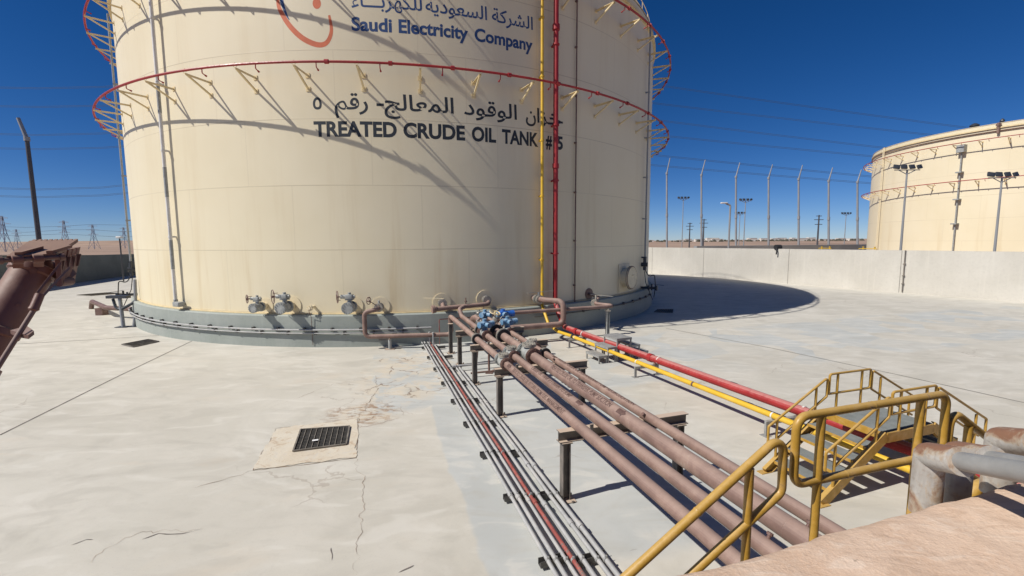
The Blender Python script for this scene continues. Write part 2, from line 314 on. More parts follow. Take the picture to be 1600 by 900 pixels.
def floor_mat():
    m, nt, N, L, b = new_mat('bund_floor_concrete'); co = units(nt)
    sep = N.new('ShaderNodeSeparateXYZ'); L.new(co, sep.inputs[0]); x, y, z = sep.outputs
    big = nz(nt, co, 0.16, 4, 0.55); mid = nz(nt, co, 0.75, 6, 0.62, 0.9); fine = nz(nt, co, 9, 5, 0.65)
    trow = nz(nt, scl(nt, co, (0.75, 1.4, 1)), 0.8, 5, 0.55, 1.3)
    c = mix(nt, ramp(nt, big, 0.3, 0.7), (0.495, 0.468, 0.40), (0.565, 0.54, 0.47))
    c = mix(nt, ramp(nt, mid, 0.35, 0.68, 0, 0.35), c, (0.66, 0.625, 0.555))
    c = mix(nt, ramp(nt, trow, 0.48, 0.70, 0, 0.65), c, (0.45, 0.425, 0.365))
    grit = nz(nt, co, 45, 4, 0.7); c = mix(nt, ramp(nt, grit, 0.56, 0.72, 0, 0.3), c, (0.36, 0.33, 0.28))
    drift = nz(nt, scl(nt, co, (0.35, 1.1, 1)), 0.9, 6, 0.68, 1.0); c = mix(nt, ramp(nt, drift, 0.56, 0.70, 0, 0.35), c, (0.58, 0.505, 0.40))
    # grey repainted lane under the pipe run: s across the run, t along it
    wob = math_(nt, 'MULTIPLY', math_(nt, 'SUBTRACT', nz(nt, co, 0.9, 3, 0.5), 0.5), 0.5)
    s = math_(nt, 'ADD', math_(nt, 'ADD', x, math_(nt, 'MULTIPLY', math_(nt, 'SUBTRACT', y, 5.0), 0.325)), wob)
    t = math_(nt, 'ADD', math_(nt, 'SUBTRACT', y, math_(nt, 'MULTIPLY', x, 0.325)), wob)
    lane = math_(nt, 'MULTIPLY', ramp(nt, s, -0.62, -0.56), ramp(nt, s, 3.0, 3.5, 1, 0))
    far = math_(nt, 'MULTIPLY', math_(nt, 'MULTIPLY', ramp(nt, s, -1.55, -1.5), ramp(nt, t, 8.2, 8.5)), ramp(nt, t, 12.5, 13.2, 1, 0))
    patch = N.new('ShaderNodeTexVoronoi'); patch.inputs['Scale'].default_value = 0.85; patch.feature = 'F1'; L.new(co, patch.inputs['Vector'])
    psep = N.new('ShaderNodeSeparateColor'); L.new(patch.outputs['Color'], psep.inputs[0])
    lane = math_(nt, 'MAXIMUM', lane, math_(nt, 'MULTIPLY', far, ramp(nt, psep.outputs[0], 0.3, 0.7)))
    lane = math_(nt, 'MULTIPLY', lane, ramp(nt, t, 3.5, 3.75))
    lane = math_(nt, 'MULTIPLY', lane, ramp(nt, mid, 0.62, 0.74, 1, 0.35))
    c = mix(nt, math_(nt, 'MULTIPLY', lane, 0.9), c, mix(nt, ramp(nt, trow, 0.35, 0.65), (0.43, 0.445, 0.428), (0.495, 0.508, 0.488)))
    sw = nz(nt, scl(nt, co, (0.75, 1.7, 1)), 1.25, 4, 0.5, 1.5)
    c = mix(nt, ramp(nt, sw, 0.52, 0.68, 0, 0.42), c, (0.66, 0.635, 0.57)); c = mix(nt, ramp(nt, sw, 0.46, 0.30, 0, 0.32), c, (0.405, 0.385, 0.33))
    # cracks and brown leaks around the drain and along the lane edge
    dco = N.new('ShaderNodeVectorMath'); dco.operation = 'ADD'; L.new(co, dco.inputs[0])
    dn = N.new('ShaderNodeTexNoise'); dn.inputs['Scale'].default_value = 2.2; dn.inputs['Detail'].default_value = 4; L.new(co, dn.inputs['Vector'])
    dsc = N.new('ShaderNodeVectorMath'); dsc.operation = 'SCALE'; dsc.inputs['Scale'].default_value = 0.55; L.new(dn.outputs['Color'], dsc.inputs[0]); L.new(dsc.outputs[0], dco.inputs[1])
    def cracks(scale, w):
        v = N.new('ShaderNodeTexVoronoi'); v.feature = 'DISTANCE_TO_EDGE'; v.inputs['Scale'].default_value = scale; L.new(dco.outputs[0], v.inputs['Vector'])
        return ramp(nt, v.outputs['Distance'], w * 0.35, w, 1, 0)
    def blob(cx, cy, rx, ry):
        d = math_(nt, 'SQRT', math_(nt, 'ADD', math_(nt, 'POWER', math_(nt, 'DIVIDE', math_(nt, 'SUBTRACT', x, cx), rx), 2), math_(nt, 'POWER', math_(nt, 'DIVIDE', math_(nt, 'SUBTRACT', y, cy), ry), 2)))
        return ramp(nt, math_(nt, 'ADD', d, math_(nt, 'MULTIPLY', math_(nt, 'SUBTRACT', mid, 0.5), 1.2)), 0.55, 1.1, 1, 0)
    zone = math_(nt, 'MAXIMUM', blob(-2.35, 10.0, 1.25, 2.6), blob(-2.55, 7.75, 0.75, 0.5))
    ck = math_(nt, 'MULTIPLY', cracks(1.3, 0.022), math_(nt, 'MULTIPLY', zone, ramp(nt, nz(nt, co, 1.7, 2), 0.42, 0.55)))
    ck2 = math_(nt, 'MULTIPLY', cracks(0.28, 0.004), ramp(nt, nz(nt, co, 0.45, 2), 0.54, 0.60, 0, 0.3))
    stain = math_(nt, 'MULTIPLY', zone, ramp(nt, nz(nt, scl(nt, co, (0.8, 1.6, 1)), 2.6, 6, 0.68, 1.2), 0.56, 0.68, 0, 0.6))
    leak = math_(nt, 'MULTIPLY', blob(-2.60, 7.72, 0.75, 0.62), ramp(nt, nz(nt, scl(nt, co, (1, 1.7, 1)), 3.2, 8, 0.75, 1.4), 0.48, 0.56, 0, 0.95))
    stain = math_(nt, 'MAXIMUM', stain, leak)
    c = mix(nt, stain, c, (0.31, 0.205, 0.135))
    mott = math_(nt, 'MULTIPLY', zone, ramp(nt, nz(nt, co, 2.6, 5, 0.6, 0.8), 0.46, 0.56, 0, 0.55))
    c = mix(nt, mott, c, (0.60, 0.52, 0.40))
    c = mix(nt, math_(nt, 'MAXIMUM', math_(nt, 'MULTIPLY', ck, 0.8), ck2), c, (0.20, 0.14, 0.10))
    scuff = ramp(nt, nz(nt, scl(nt, co, (0.55, 2.2, 1)), 1.9, 3, 0.5, 2.2), 0.755, 0.785, 0, 0.35)
    c = mix(nt, scuff, c, (0.22, 0.19, 0.17))
    spl = math_(nt, 'MULTIPLY', blob(2.95, 6.0, 0.5, 0.35), ramp(nt, nz(nt, co, 5, 5, 0.7), 0.53, 0.6, 0, 0.5))
    c = mix(nt, spl, c, (0.62, 0.53, 0.43))
    c = mix(nt, ramp(nt, fine, 0.5, 0.8, 0, 0.2), c, (0.40, 0.36, 0.30))
    L.new(c, b.inputs['Base Color']); b.inputs['Roughness'].default_value = 0.72
    h = math_(nt, 'ADD', math_(nt, 'ADD', math_(nt, 'MULTIPLY', trow, 1.0), math_(nt, 'MULTIPLY', fine, 0.12)), math_(nt, 'MULTIPLY', ck, -0.5))
    bump(nt, b, h, 0.28, 0.03); return m
M['floor'] = floor_mat()

def desert_mat():
    m, nt, N, L, b = new_mat('desert_sand'); co = units(nt)
    a = nz(nt, co, 0.012, 6, 0.6); d = nz(nt, scl(nt, co, (0.4, 1.6, 1)), 0.03, 6, 0.65)
    c = mix(nt, ramp(nt, a, 0.3, 0.7), (0.30, 0.20, 0.14), (0.40, 0.28, 0.20)); c = mix(nt, ramp(nt, d, 0.52, 0.66, 0, 0.6), c, (0.15, 0.10, 0.075))
    L.new(c, b.inputs['Base Color']); b.inputs['Roughness'].default_value = 0.95; return m
M['desert'] = desert_mat()

# ------------------------------------------------------------------ layout constants
TC = Vector((-5.107, 25.071, 0)); TR = 12.131; FR = 12.33; FZ = 0.926
def T(a, z, off=0.0):
    a = R_(a); return Vector((TC.x + (TR + off) * math.cos(a), TC.y + (TR + off) * math.sin(a), z))
def rad(a): return Vector((math.cos(R_(a)), math.sin(R_(a)), 0))
PD = Vector((0.309, -0.951, 0))          # direction of the pipe run, towards the near wall
PX = Vector((0.951, 0.309, 0))           # across the run
Zv = Vector((0, 0, 1))
def run(s, y, z): return Vector((s - 0.325 * (y - 5), y, z))

# ------------------------------------------------------------------ ground and walls
g = MB(); n = 40; ext = 3000
g.add([(-ext, -ext, -0.012), (ext, -ext, -0.012), (ext, ext, -0.012), (-ext, ext, -0.012)], [(0, 1, 2, 3)])
struct(g.build('ground', M['desert'], smooth=0))
WR0, WR1 = Vector((9.5, 47.8, 0)), Vector((27.5, 14.3, 0))       # right bund wall, inner foot
LW = [(-27.0, 13.0, 2.5), (-31.6, 27.9, 2.34), (-34.6, 37.6, 2.08), (-37.5, 47.0, 1.95)]
f = MB(); f.add([(-26, -6, 0), (-1.3, 0.2, 0), (31.5, 10.6, 0), (27.6, 14.5, 0), (9.6, 47.9, 0), (-37.6, 47.1, 0), (-31.7, 28.0, 0)], [(0, 1, 2, 3, 4, 5, 6)])
struct(f.build('bund_floor', M['floor'], smooth=0))
JOINTS = [[(-8.113, 6.871), (-8.95, 9.95), (-9.872, 13.683)], [(-15.05, 13.40), (-13.2, 13.97), (-11.56, 14.59)], [(5.251, 15.232), (7.141, 12.382), (8.52, 9.79), (9.4, 7.9)]]
for J in JOINTS:
    mb = MB()
    for a, b_ in zip(J[:-1], J[1:]):
        a = Vector((*a, 0)); b_ = Vector((*b_, 0)); d = (b_ - a).normalized(); nn = Vector((-d.y, d.x, 0)) * 0.014
        mb.add([a - nn + Zv * .004, b_ - nn + Zv * .004, b_ + nn + Zv * .004, a + nn + Zv * .004], [(0, 1, 2, 3)])
    struct(mb.build('floor_joint', M['joint'], smooth=0))

CRACKS = [([(-2.195, 6.031), (-1.787, 5.155), (-1.571, 4.327), (-1.428, 3.794)], .005), ([(-3.441, 5.693), (-3.784, 5.441), (-3.953, 5.28)], .007), ([(-3.275, 4.489), (-3.878, 4.431), (-4.002, 4.252), (-4.043, 3.955)], .005),
  ([(-2.684, 7.44), (-2.70, 8.262), (-2.769, 9.004), (-3.163, 10.042)], .009), ([(-2.70, 8.0), (-2.201, 7.862), (-1.632, 7.611)], .006), ([(-2.531, 7.05), (-2.154, 7.284), (-1.973, 7.502)], .008), ([(-4.411, 8.125), (-4.142, 8.57), (-3.828, 9.36), (-3.3, 9.6), (-2.8, 9.4)], .006),
  ([(-3.45, 5.71), (-3.84, 7.06), (-2.63, 7.45), (-2.19, 6.04)], .009), ([(-3.45, 5.71), (-2.8, 5.86), (-2.19, 6.04)], .011)]
SCUFFS = [([(-3.80, 4.33), (-3.689, 4.41), (-3.431, 4.396), (-3.275, 4.489)], .016), ([(-4.437, 4.237), (-4.358, 4.324), (-4.289, 4.333)], .014), ([(-1.798, 4.174), (-1.765, 4.082), (-1.735, 3.99)], .014), ([(-1.055, 3.83), (-0.974, 3.886), (-0.928, 3.919)], .016)]
for nm, lst, fr, am in (('floor_crack', CRACKS, 14.0, .05), ('floor_scuff', SCUFFS, 6.0, .03)):
    for li, (P, w) in enumerate(lst):
        mb = MB(); Q = []
        for a, b_ in zip(P[:-1], P[1:]):
            n_ = max(3, int((Vector(b_) - Vector(a)).length / .04)); Q += [Vector((*(Vector(a) + (Vector(b_) - Vector(a)) * (k / n_)), .0045)) for k in range(n_)]
        Q.append(Vector((*P[-1], .0045))); vs = []; straight = li >= 7 and nm == 'floor_crack'
        for i, q in enumerate(Q):
            d = (Q[min(i + 1, len(Q) - 1)] - Q[max(i - 1, 0)]).normalized(); nn = Vector((-d.y, d.x, 0))
            j = nn * (noise.noise(q * 2.5) * am * 1.3 + noise.noise(q * fr) * am) * (.25 if straight else 1); ww = .68 * w * max(.08, .6 + .9 * noise.noise(q * 7 + Vector((li, 0, 0)))) * (1 - .9 * abs(2 * i / (len(Q) - 1) - 1) ** 4 if not straight else 1)
            vs += [q + j - nn * ww, q + j + nn * ww]
        mb.add(vs, [(2 * i, 2 * i + 2, 2 * i + 3, 2 * i + 1) for i in range(len(Q) - 1)]); struct(mb.build(nm, M['crack' if nm == 'floor_crack' else 'scuff'], smooth=0))

def wall_run(name, label, pts, th, side, mat, grp=None):
    mb = MB(); 
    for (a, b_) in zip(pts[:-1], pts[1:]):
        A = Vector((a[0], a[1], 0)); B = Vector((b_[0], b_[1], 0)); d = (B - A).normalized(); nn = Vector((-d.y, d.x, 0)) * side * th
        mb.add([A, B, B + nn, A + nn, A + Zv * a[2], B + Zv * b_[2], B + nn + Zv * b_[2], A + nn + Zv * a[2]],
               [(3, 2, 1, 0), (4, 5, 6, 7), (0, 1, 5, 4), (1, 2, 6, 5), (2, 3, 7, 6), (3, 0, 4, 7)])
    o = mb.build(name, mat, origin=(pts[0][0], pts[0][1], 0), smooth=0); return tag(o, label, 'wall', grp)
rw = thing('bund_wall', 'long pale sunlit concrete bund wall behind the big tank, with vertical panel joints', 'wall', WR0)
wdir = (WR1 - WR0).normalized(); wn_ = Vector((-wdir.y, wdir.x, 0))       # points outward (right/back)
if wn_.x < 0: wn_ = -wn_
mb = MB(); mb.box((WR0 + WR1) / 2 + wn_ * 0.15 + Zv * 1.175, ((WR1 - WR0).length, 0.30, 2.35), (wdir, wn_, Zv)); mb.build('wall_body', M['wall'], rw, smooth=0)
mb = MB()
for yj in (41.5, 36.6, 30.6, 25.15, 20.0, 15.2):
    t = (WR0.y - yj) / (WR0.y - WR1.y); p = WR0 + (WR1 - WR0) * t
    mb.box(p - wn_ * 0.004 + Zv * 1.17, (0.02, 0.012, 2.33), (wdir, wn_, Zv))
mb.build('panel_joint', M['steel'], rw, smooth=0)
mb = MB(); p = WR0 + (WR1 - WR0) * ((WR0.y - 25.0) / (WR0.y - WR1.y)) - wn_ * 0.05
mb.cyl(p + Zv * 0.05, p + Zv * 2.36, 0.03, 8)
for zz in (0.5, 0.95, 1.6): mb.box(p + Zv * zz, (0.12, 0.08, 0.05), (wdir, wn_, Zv))
mb.build('cable_conduit', M['steel'], rw)
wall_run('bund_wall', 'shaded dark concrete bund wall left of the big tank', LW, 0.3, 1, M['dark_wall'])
wall_run('bund_wall', 'concrete bund wall hidden behind the big tank joining the side walls', [(-37.8, 47.1, 1.95), (9.5, 47.95, 2.35)], 0.3, 1, M['wall'])

# near wall the photographer stands behind: rough sandy plaster, uneven arrises
WT = Vector((0.954, 0.30, 0)); WN = Vector((-0.30, 0.954, 0))
def near_wall():
    mb = MB(); st = []
    a = -14.0
    while a < 30: st.append(a); a += 0.02 if -0.6 < a < 3.2 else 0.5
    prof = [(0.688, 0.0), (0.688, 1.2), (0.690, 2.0), (0.690, 2.25), (0.688, 2.32), (0.682, 2.352), (0.668, 2.366), (0.645, 2.371)] + \
           [(0.645 - 0.03 * i, 2.372) for i in range(1, 14)] + [(0.24, 2.366), (0.225, 2.35), (0.222, 2.3), (0.222, 1.0), (0.222, 0.0)]
    m = len(prof); vs = []
    for a in st:
        for i, (q, z) in enumerate(prof):
            p = WN * q + WT * a + Zv * z
            k = 1.0 if z > 2.2 else 0.0
            e = noise.noise(p * 5.0) * 0.010 + noise.noise(p * 16.0) * 0.005 + noise.noise(p * 40.0) * 0.0016
            e2 = noise.noise(Vector((a * 2.2, 3.1, 0))) * 0.012 + noise.noise(Vector((a * 9, 7.7, 0))) * 0.006
            edge = math.exp(-((q - 0.688) / 0.03) ** 2) * k
            p = p + Zv * e * k * 0.8 + WN * (e2 * edge) - Zv * (abs(e2) * edge * 0.8); vs.append(p)
    fs = [(i * m + j, (i + 1) * m + j, (i + 1) * m + j + 1, i * m + j + 1) for i in range(len(st) - 1) for j in range(m - 1)]
    mb.add(vs, fs); o = mb.build('bund_wall', M['near_wall'], origin=WN * 0.45, smooth=60); return tag(o, 'rough pinkish plastered wall top in the bottom right foreground', 'wall')
near_wall()

# ------------------------------------------------------------------ Arabic shaping and lettering
FORMS = {'ا': (0xFE8D, 0xFE8E, None, None), 'ل': (0xFEDD, 0xFEDE, 0xFEDF, 0xFEE0), 'و': (0xFEED, 0xFEEE, None, None), 'ق': (0xFED5, 0xFED6, 0xFED7, 0xFED8),
 'د': (0xFEA9, 0xFEAA, None, None), 'م': (0xFEE1, 0xFEE2, 0xFEE3, 0xFEE4), 'ع': (0xFEC9, 0xFECA, 0xFECB, 0xFECC), 'ج': (0xFE9D, 0xFE9E, 0xFE9F, 0xFEA0),
 'ر': (0xFEAD, 0xFEAE, None, None), 'خ': (0xFEA5, 0xFEA6, 0xFEA7, 0xFEA8), 'ز': (0xFEAF, 0xFEB0, None, None), 'ن': (0xFEE5, 0xFEE6, 0xFEE7, 0xFEE8),
 'ش': (0xFEB5, 0xFEB6, 0xFEB7, 0xFEB8), 'ك': (0xFED9, 0xFEDA, 0xFEDB, 0xFEDC), 'ة': (0xFE93, 0xFE94, None, None), 'س': (0xFEB1, 0xFEB2, 0xFEB3, 0xFEB4),
 'ي': (0xFEF1, 0xFEF2, 0xFEF3, 0xFEF4), 'ه': (0xFEE9, 0xFEEA, 0xFEEB, 0xFEEC), 'ب': (0xFE8F, 0xFE90, 0xFE91, 0xFE92), 'ء': (0xFE80, None, None, None), 'ـ': (0x640, 0x640, 0x640, 0x640)}
def shape(txt):
    out = []
    for i, ch in enumerate(txt):
        if ch not in FORMS: out.append(ch); continue
        pv = txt[i - 1] if i else ' '; nx = txt[i + 1] if i + 1 < len(txt) else ' '
        jp = pv in FORMS and FORMS[pv][2] is not None and FORMS[ch][1] is not None
        jn = nx in FORMS and FORMS[nx][1] is not None and FORMS[ch][2] is not None
        out.append(chr(FORMS[ch][3] if jp and jn else FORMS[ch][1] if jp else FORMS[ch][2] if jn else FORMS[ch][0]))
    return ''.join(reversed(out))
def text_mesh(body, bold=0.0, cut=None, spacing=1.0, ycut=None):
    cu = bpy.data.curves.new('lettering', 'FONT'); cu.body = body; cu.offset = bold; cu.resolution_u = 4; cu.space_character = spacing
    ob = bpy.data.objects.new('lettering', cu); COL.objects.link(ob); bpy.context.view_layer.update()
    me = bpy.data.meshes.new_from_object(ob.evaluated_get(bpy.context.evaluated_depsgraph_get()))
    bpy.data.objects.remove(ob); bpy.data.curves.remove(cu)
    bm = bmesh.new(); bm.from_mesh(me); bpy.data.meshes.remove(me)
    xs = [v.co.x for v in bm.verts]; x0, x1 = min(xs), max(xs)
    if cut:
        x = x0 + cut
        while x < x1:
            bmesh.ops.bisect_plane(bm, geom=bm.verts[:] + bm.edges[:] + bm.faces[:], plane_co=(x, 0, 0), plane_no=(1, 0, 0)); x += cut
    if ycut:
        y = -0.3
        while y < 1.0:
            bmesh.ops.bisect_plane(bm, geom=bm.verts[:] + bm.edges[:] + bm.faces[:], plane_co=(0, y, 0), plane_no=(0, 1, 0)); y += ycut
    bm.verts.index_update(); bm.verts.ensure_lookup_table()
    V = [v.co.copy() for v in bm.verts]; F = [[v.index for v in fc.verts] for fc in bm.faces]; bm.free()
    return V, F, x0, x1
def cyl_text(body, a0, a1, z0, height, mat, name, parent, bold, ref=0.69):
    V, F, x0, x1 = text_mesh(body, bold, 0.35)
    k = height / ref; mb = MB()
    mb.add([T(a0 + (a1 - a0) * (v.x - x0) / (x1 - x0), z0 + v.y * k, 0.0014) for v in V], F)
    return mb.build(name, mat, parent, smooth=0)

# ------------------------------------------------------------------ the storage tank
def add(t, name, mb, mat, **k): return mb.build(name, mat, t, **k)
def build_tank():
    t = thing('storage_tank', 'huge cream crude oil tank in the centre with lettering and red spray rings', 'storage tank', TC)
    t['_o'] = list(TC)
    n = 384
    add(t, 'foundation_ring', MB().lathe([(FR, 0), (FR, FZ - 0.03), (FR - 0.03, FZ), (TR - 0.3, FZ)], TC, n), M['found'])
    add(t, 'bottom_plate', MB().lathe([(TR - .2, FZ + .003), (TR + .06, FZ + .003), (TR + .06, FZ + .03), (TR - 0.001, FZ + .03)], TC, n), M['cream_yel'])
    add(t, 'shell', MB().lathe([(TR, FZ + .01), (TR, 11.87)], TC, n), M['shell'], smooth=30)
    add(t, 'wind_girder', MB().lathe([(TR + .004, 11.50), (TR + 0.10, 11.50), (TR + 0.10, 11.60), (TR + .09, 11.60), (TR + .09, 11.52), (TR + .004, 11.52)], TC, n), M['cream_yel'])
    add(t, 'roof', MB().lathe([(TR + 0.03, 11.87), (TR + 0.03, 11.90), (TR - .4, 11.93), (6, 12.35), (0.01, 12.6)], TC, 96), M['cream'])
    mb = MB()
    for i in range(72):
        a = i * 5; mb.cyl(T(a, 11.9, -0.15), T(a, 12.45, -0.15), 0.012, 6)
    for zz in (12.17, 12.45): mb.ring(TC + Zv * zz, (0, 0, 1), TR - .15, 0.012, 144, 6)
    add(t, 'roof_handrail', mb, M['cream_yel'])
    for z in (7.639, 10.69):
        mb = MB().ring(TC + Zv * z, (0, 0, 1), 12.877, 0.034, 240, 8)
        for i in range(100): # couplings
            if i % 4 == 1:
                a = R_(-92.2 + 7.2 * 0.5 * i / 2 + 2); p = TC + Vector((12.877 * math.cos(a), 12.877 * math.sin(a), z)); d = Vector((-math.sin(a), math.cos(a), 0))
                mb.cyl(p - d * .05, p + d * .05, .06, 10)
        add(t, 'spray_ring', mb, M['red_deep'])
    # one bracket: horizontal angle, diagonal brace, wall plates (local x = outward)
    b0 = MB(); x0, x1 = TR, 12.877
    b0.beam((x0, 0, -.075), (x1 + .02, 0, -.075), .055, .012); b0.beam((x0, .022, -.10), (x1 + .02, .022, -.10), .010, .05)
    b0.beam((x0, 0, -.44), (x1 - .02, 0, -.085), .045, .04); b0.box((x0 + .008, 0, -.08), (.016, .12, .12)); b0.box((x0 + .008, 0, -.44), (.016, .12, .12))
    b0.tube([(x1, -.045, -.05), (x1, -.045, .01), (x1, 0, .05), (x1, .045, .01), (x1, .045, -.05)], .007, 6)
    n0 = MB(); a = R_(2.6)
    p = Vector((12.877 * math.cos(a), 12.877 * math.sin(a), 0)); out = Vector((math.cos(a), math.sin(a), 0))
    n0.tube(fillet([p + Zv * -.03, p + Zv * -.13, p + Zv * -.16 - out * .09], .03, 4), .014, 8); n0.cyl(p + Zv * -.155 - out * .08, p + Zv * -.17 - out * .13, .02, 8, .026)
    br = b0.build('ring_bracket', M['cream_yel'], t, local=True); br.location = (0, 0, 7.639); br.rotation_euler[2] = R_(-92.2)
    noz = n0.build('spray_nozzle', M['red_deep'], t, local=True); noz.location = (0, 0, 7.639); noz.rotation_euler[2] = R_(-92.2)
    for z in (7.639, 10.69):
        for k in range(50):
            if z == 7.639 and k == 0: continue
            for src in (br, noz):
                c = src.copy(); COL.objects.link(c); c.parent = t; c.location = (0, 0, z); c.rotation_euler[2] = R_(-92.2 + 7.2 * k)
    return t
tank = build_tank()
far_tank = copy_tree(tank); far_tank.location = (48.467, 42.288, 0)
tag(far_tank, 'second cream storage tank beyond the right bund wall', 'storage tank')
for c in [x for x in bpy.data.objects if x.parent == far_tank and x.name.startswith(('ring_bracket', 'spray_nozzle'))]: c.rotation_euler[2] += R_(3)
for c in [x for x in bpy.data.objects if x.parent == far_tank and x.name.startswith('roof_handrail')]: bpy.data.objects.remove(c)

# lettering on the main tank
for wd, a0, a1 in (('TREATED', -91.75, -81.0), ('CRUDE', -80.15, -71.9), ('OIL', -70.95, -67.4), ('TANK', -66.5, -60.6), ('#', -59.25, -58.1), ('5', -57.2, -56.0)):
    cyl_text(wd, a0, a1, 5.94, 0.385, M['letter_black'], 'lettering', tank, 0.036)
for wd, a0, a1 in (('٥', -91.7, -90.55), ('رقم', -88.9, -84.6), ('-', -83.5, -82.55), ('المعالج', -82.5, -73.4), ('الوقود', -72.0, -64.15), ('ن', -62.7, -61.0), ('ا', -60.8, -60.4), ('\uFEB0', -60.25, -58.75), ('\uFEA7', -58.9, -56.0)):
    cyl_text(shape(wd), a0, a1, 6.665, 0.425, M['letter_black'], 'lettering', tank, 0.015, 0.714)
for wd, a0, a1 in (('Saudi', -86.28, -81.2), ('Electricity', -80.35, -71.25), ('Company', -70.35, -61.55)):
    cyl_text(wd, a0, a1, 8.74, 0.335, M['letter_blue'], 'lettering', tank, 0.032)
for wd, a0, a1 in (('الشركة', -67.85, -61.5), ('السعودية', -76.85, -68.55), ('للكهربـــاء', -86.2, -77.3)):
    cyl_text(shape(wd), a0, a1, 9.355, 0.36, M['letter_blue'], 'lettering', tank, 0.013, 0.714)
def stroke(pts, w, mat, name, off=0.0014):   # a painted stroke on the shell: (angle, z) points with widths
    mb = MB(); vs = []; n = len(pts)
    for i in range(n):
        a0 = Vector(pts[max(0, i - 1)]); a1 = Vector(pts[min(n - 1, i + 1)]); d = Vector(((a1.x - a0.x) * 0.2117, a1.y - a0.y)).normalized(); nn = Vector((-d.y, d.x))
        for sg in (-1, 1): vs.append(T(pts[i][0] + sg * nn.x * w[i] / 2 / 0.2117, pts[i][1] + sg * nn.y * w[i] / 2, off))
    mb.add(vs, [(2 * i, 2 * i + 2, 2 * i + 3, 2 * i + 1) for i in range(n - 1)]); return mb.build(name, mat, tank, smooth=0)
def spline(P, n=40):
    out = []; m = len(P)
    for i in range(m - 1):
        p0, p1, p2, p3 = P[max(i - 1, 0)], P[i], P[i + 1], P[min(i + 2, m - 1)]
        for k in range(n // (m - 1) + 1):
            t = k / (n // (m - 1) + 1)
            out.append(tuple(0.5 * (2 * b + (c - a) * t + (2 * a - 5 * b + 4 * c - d) * t * t + (3 * b - a - 3 * c + d) * t ** 3) for a, b, c, d in zip(p0, p1, p2, p3)))
    out.append(P[-1]); return out
arc = spline([(-95.4, 9.95), (-95.65, 9.5), (-95.23, 9.2), (-94.05, 8.82), (-92.5, 8.52), (-90.7, 8.36), (-89.5, 8.42), (-88.85, 8.72), (-89.05, 9.12)])
stroke(arc, [0.06 + 0.085 * math.sin(math.pi * min(1, (i / (len(arc) - 1)) * 1.0)) for i in range(len(arc))], M['letter_orange'], 'emblem_arc')
mb = MB(); N_ = 20
mb.add([T(-90.56 + (0.52 * math.cos(a) + 0.12 * math.sin(a)), 9.42 + 0.135 * math.sin(a) - .03 * math.cos(a), 0.0014) for a in [2 * math.pi * i / N_ for i in range(N_)]], [tuple(range(N_))]); mb.build('emblem_dot', M['letter_orange'], tank, smooth=0)
st_ = spline([(-95.2, 9.62), (-95.0, 9.4), (-94.6, 9.16), (-94.25, 9.02)], 12)
stroke(st_, [0.11 * (1 - i / len(st_)) + .01 for i in range(len(st_))], M['letter_blue'], 'emblem_tail')

# stair and vent stack details of the far tank
FT = Vector((48.467, 42.288, 0))
def FTp(a, z, off=0): return Vector((FT.x + (TR + off) * math.cos(R_(a)), FT.y + (TR + off) * math.sin(R_(a)), z))
far_tank['_o'] = list(FT)
a_ = -159.5
mb = MB().cyl(FTp(a_, 1, .16), FTp(a_, 10.4, .16), 0.05, 10)
for zz in (4.2, 6.2, 8.4): mb.box(FTp(a_, zz, .2), (.45, .4, .10), (rad(a_), Vector((-math.sin(R_(a_)), math.cos(R_(a_)), 0)), Zv))
mb.box(FTp(a_, 10.3, .22), (.45, .5, .6), (rad(a_), Vector((-math.sin(R_(a_)), math.cos(R_(a_)), 0)), Zv)); mb.build('level_gauge_pipe', M['valve'], far_tank)
mb = MB()
for a in (-196, -195): mb.cyl(FTp(a, 1, .14), FTp(a, 11.9, .14), 0.035, 8)
mb.build('riser_pipe', M['cream'], far_tank)
mb = MB()
for a, w in ((-150, .22), (-158, 0.45)): mb.cyl(FTp(a, 11.9, -.6), FTp(a, 12.1, -.6), w * .5, 12); mb.lathe([(w * .7, 12.08), (w * .7, 12.15), (w * .3, 12.28), (.01, 12.32)], FTp(a, 0, -.6), 14)
mb.build('roof_vent', M['lamp'], far_tank)
mb = MB(); q = FTp(-150, 0, .15); mb.cyl(q + Zv * 11.1, q + Zv * 11.9, .09, 10); mb.box(q + Zv * 11.75, (.22, .22, .2)); mb.build('foam_chamber', M['brown'], far_tank)
mb = MB(); mb.ring(FT + Zv * 11.3, (0, 0, 1), TR + .08, .04, 160, 6); mb.build('roof_pipe', M['brown_dark'], far_tank)

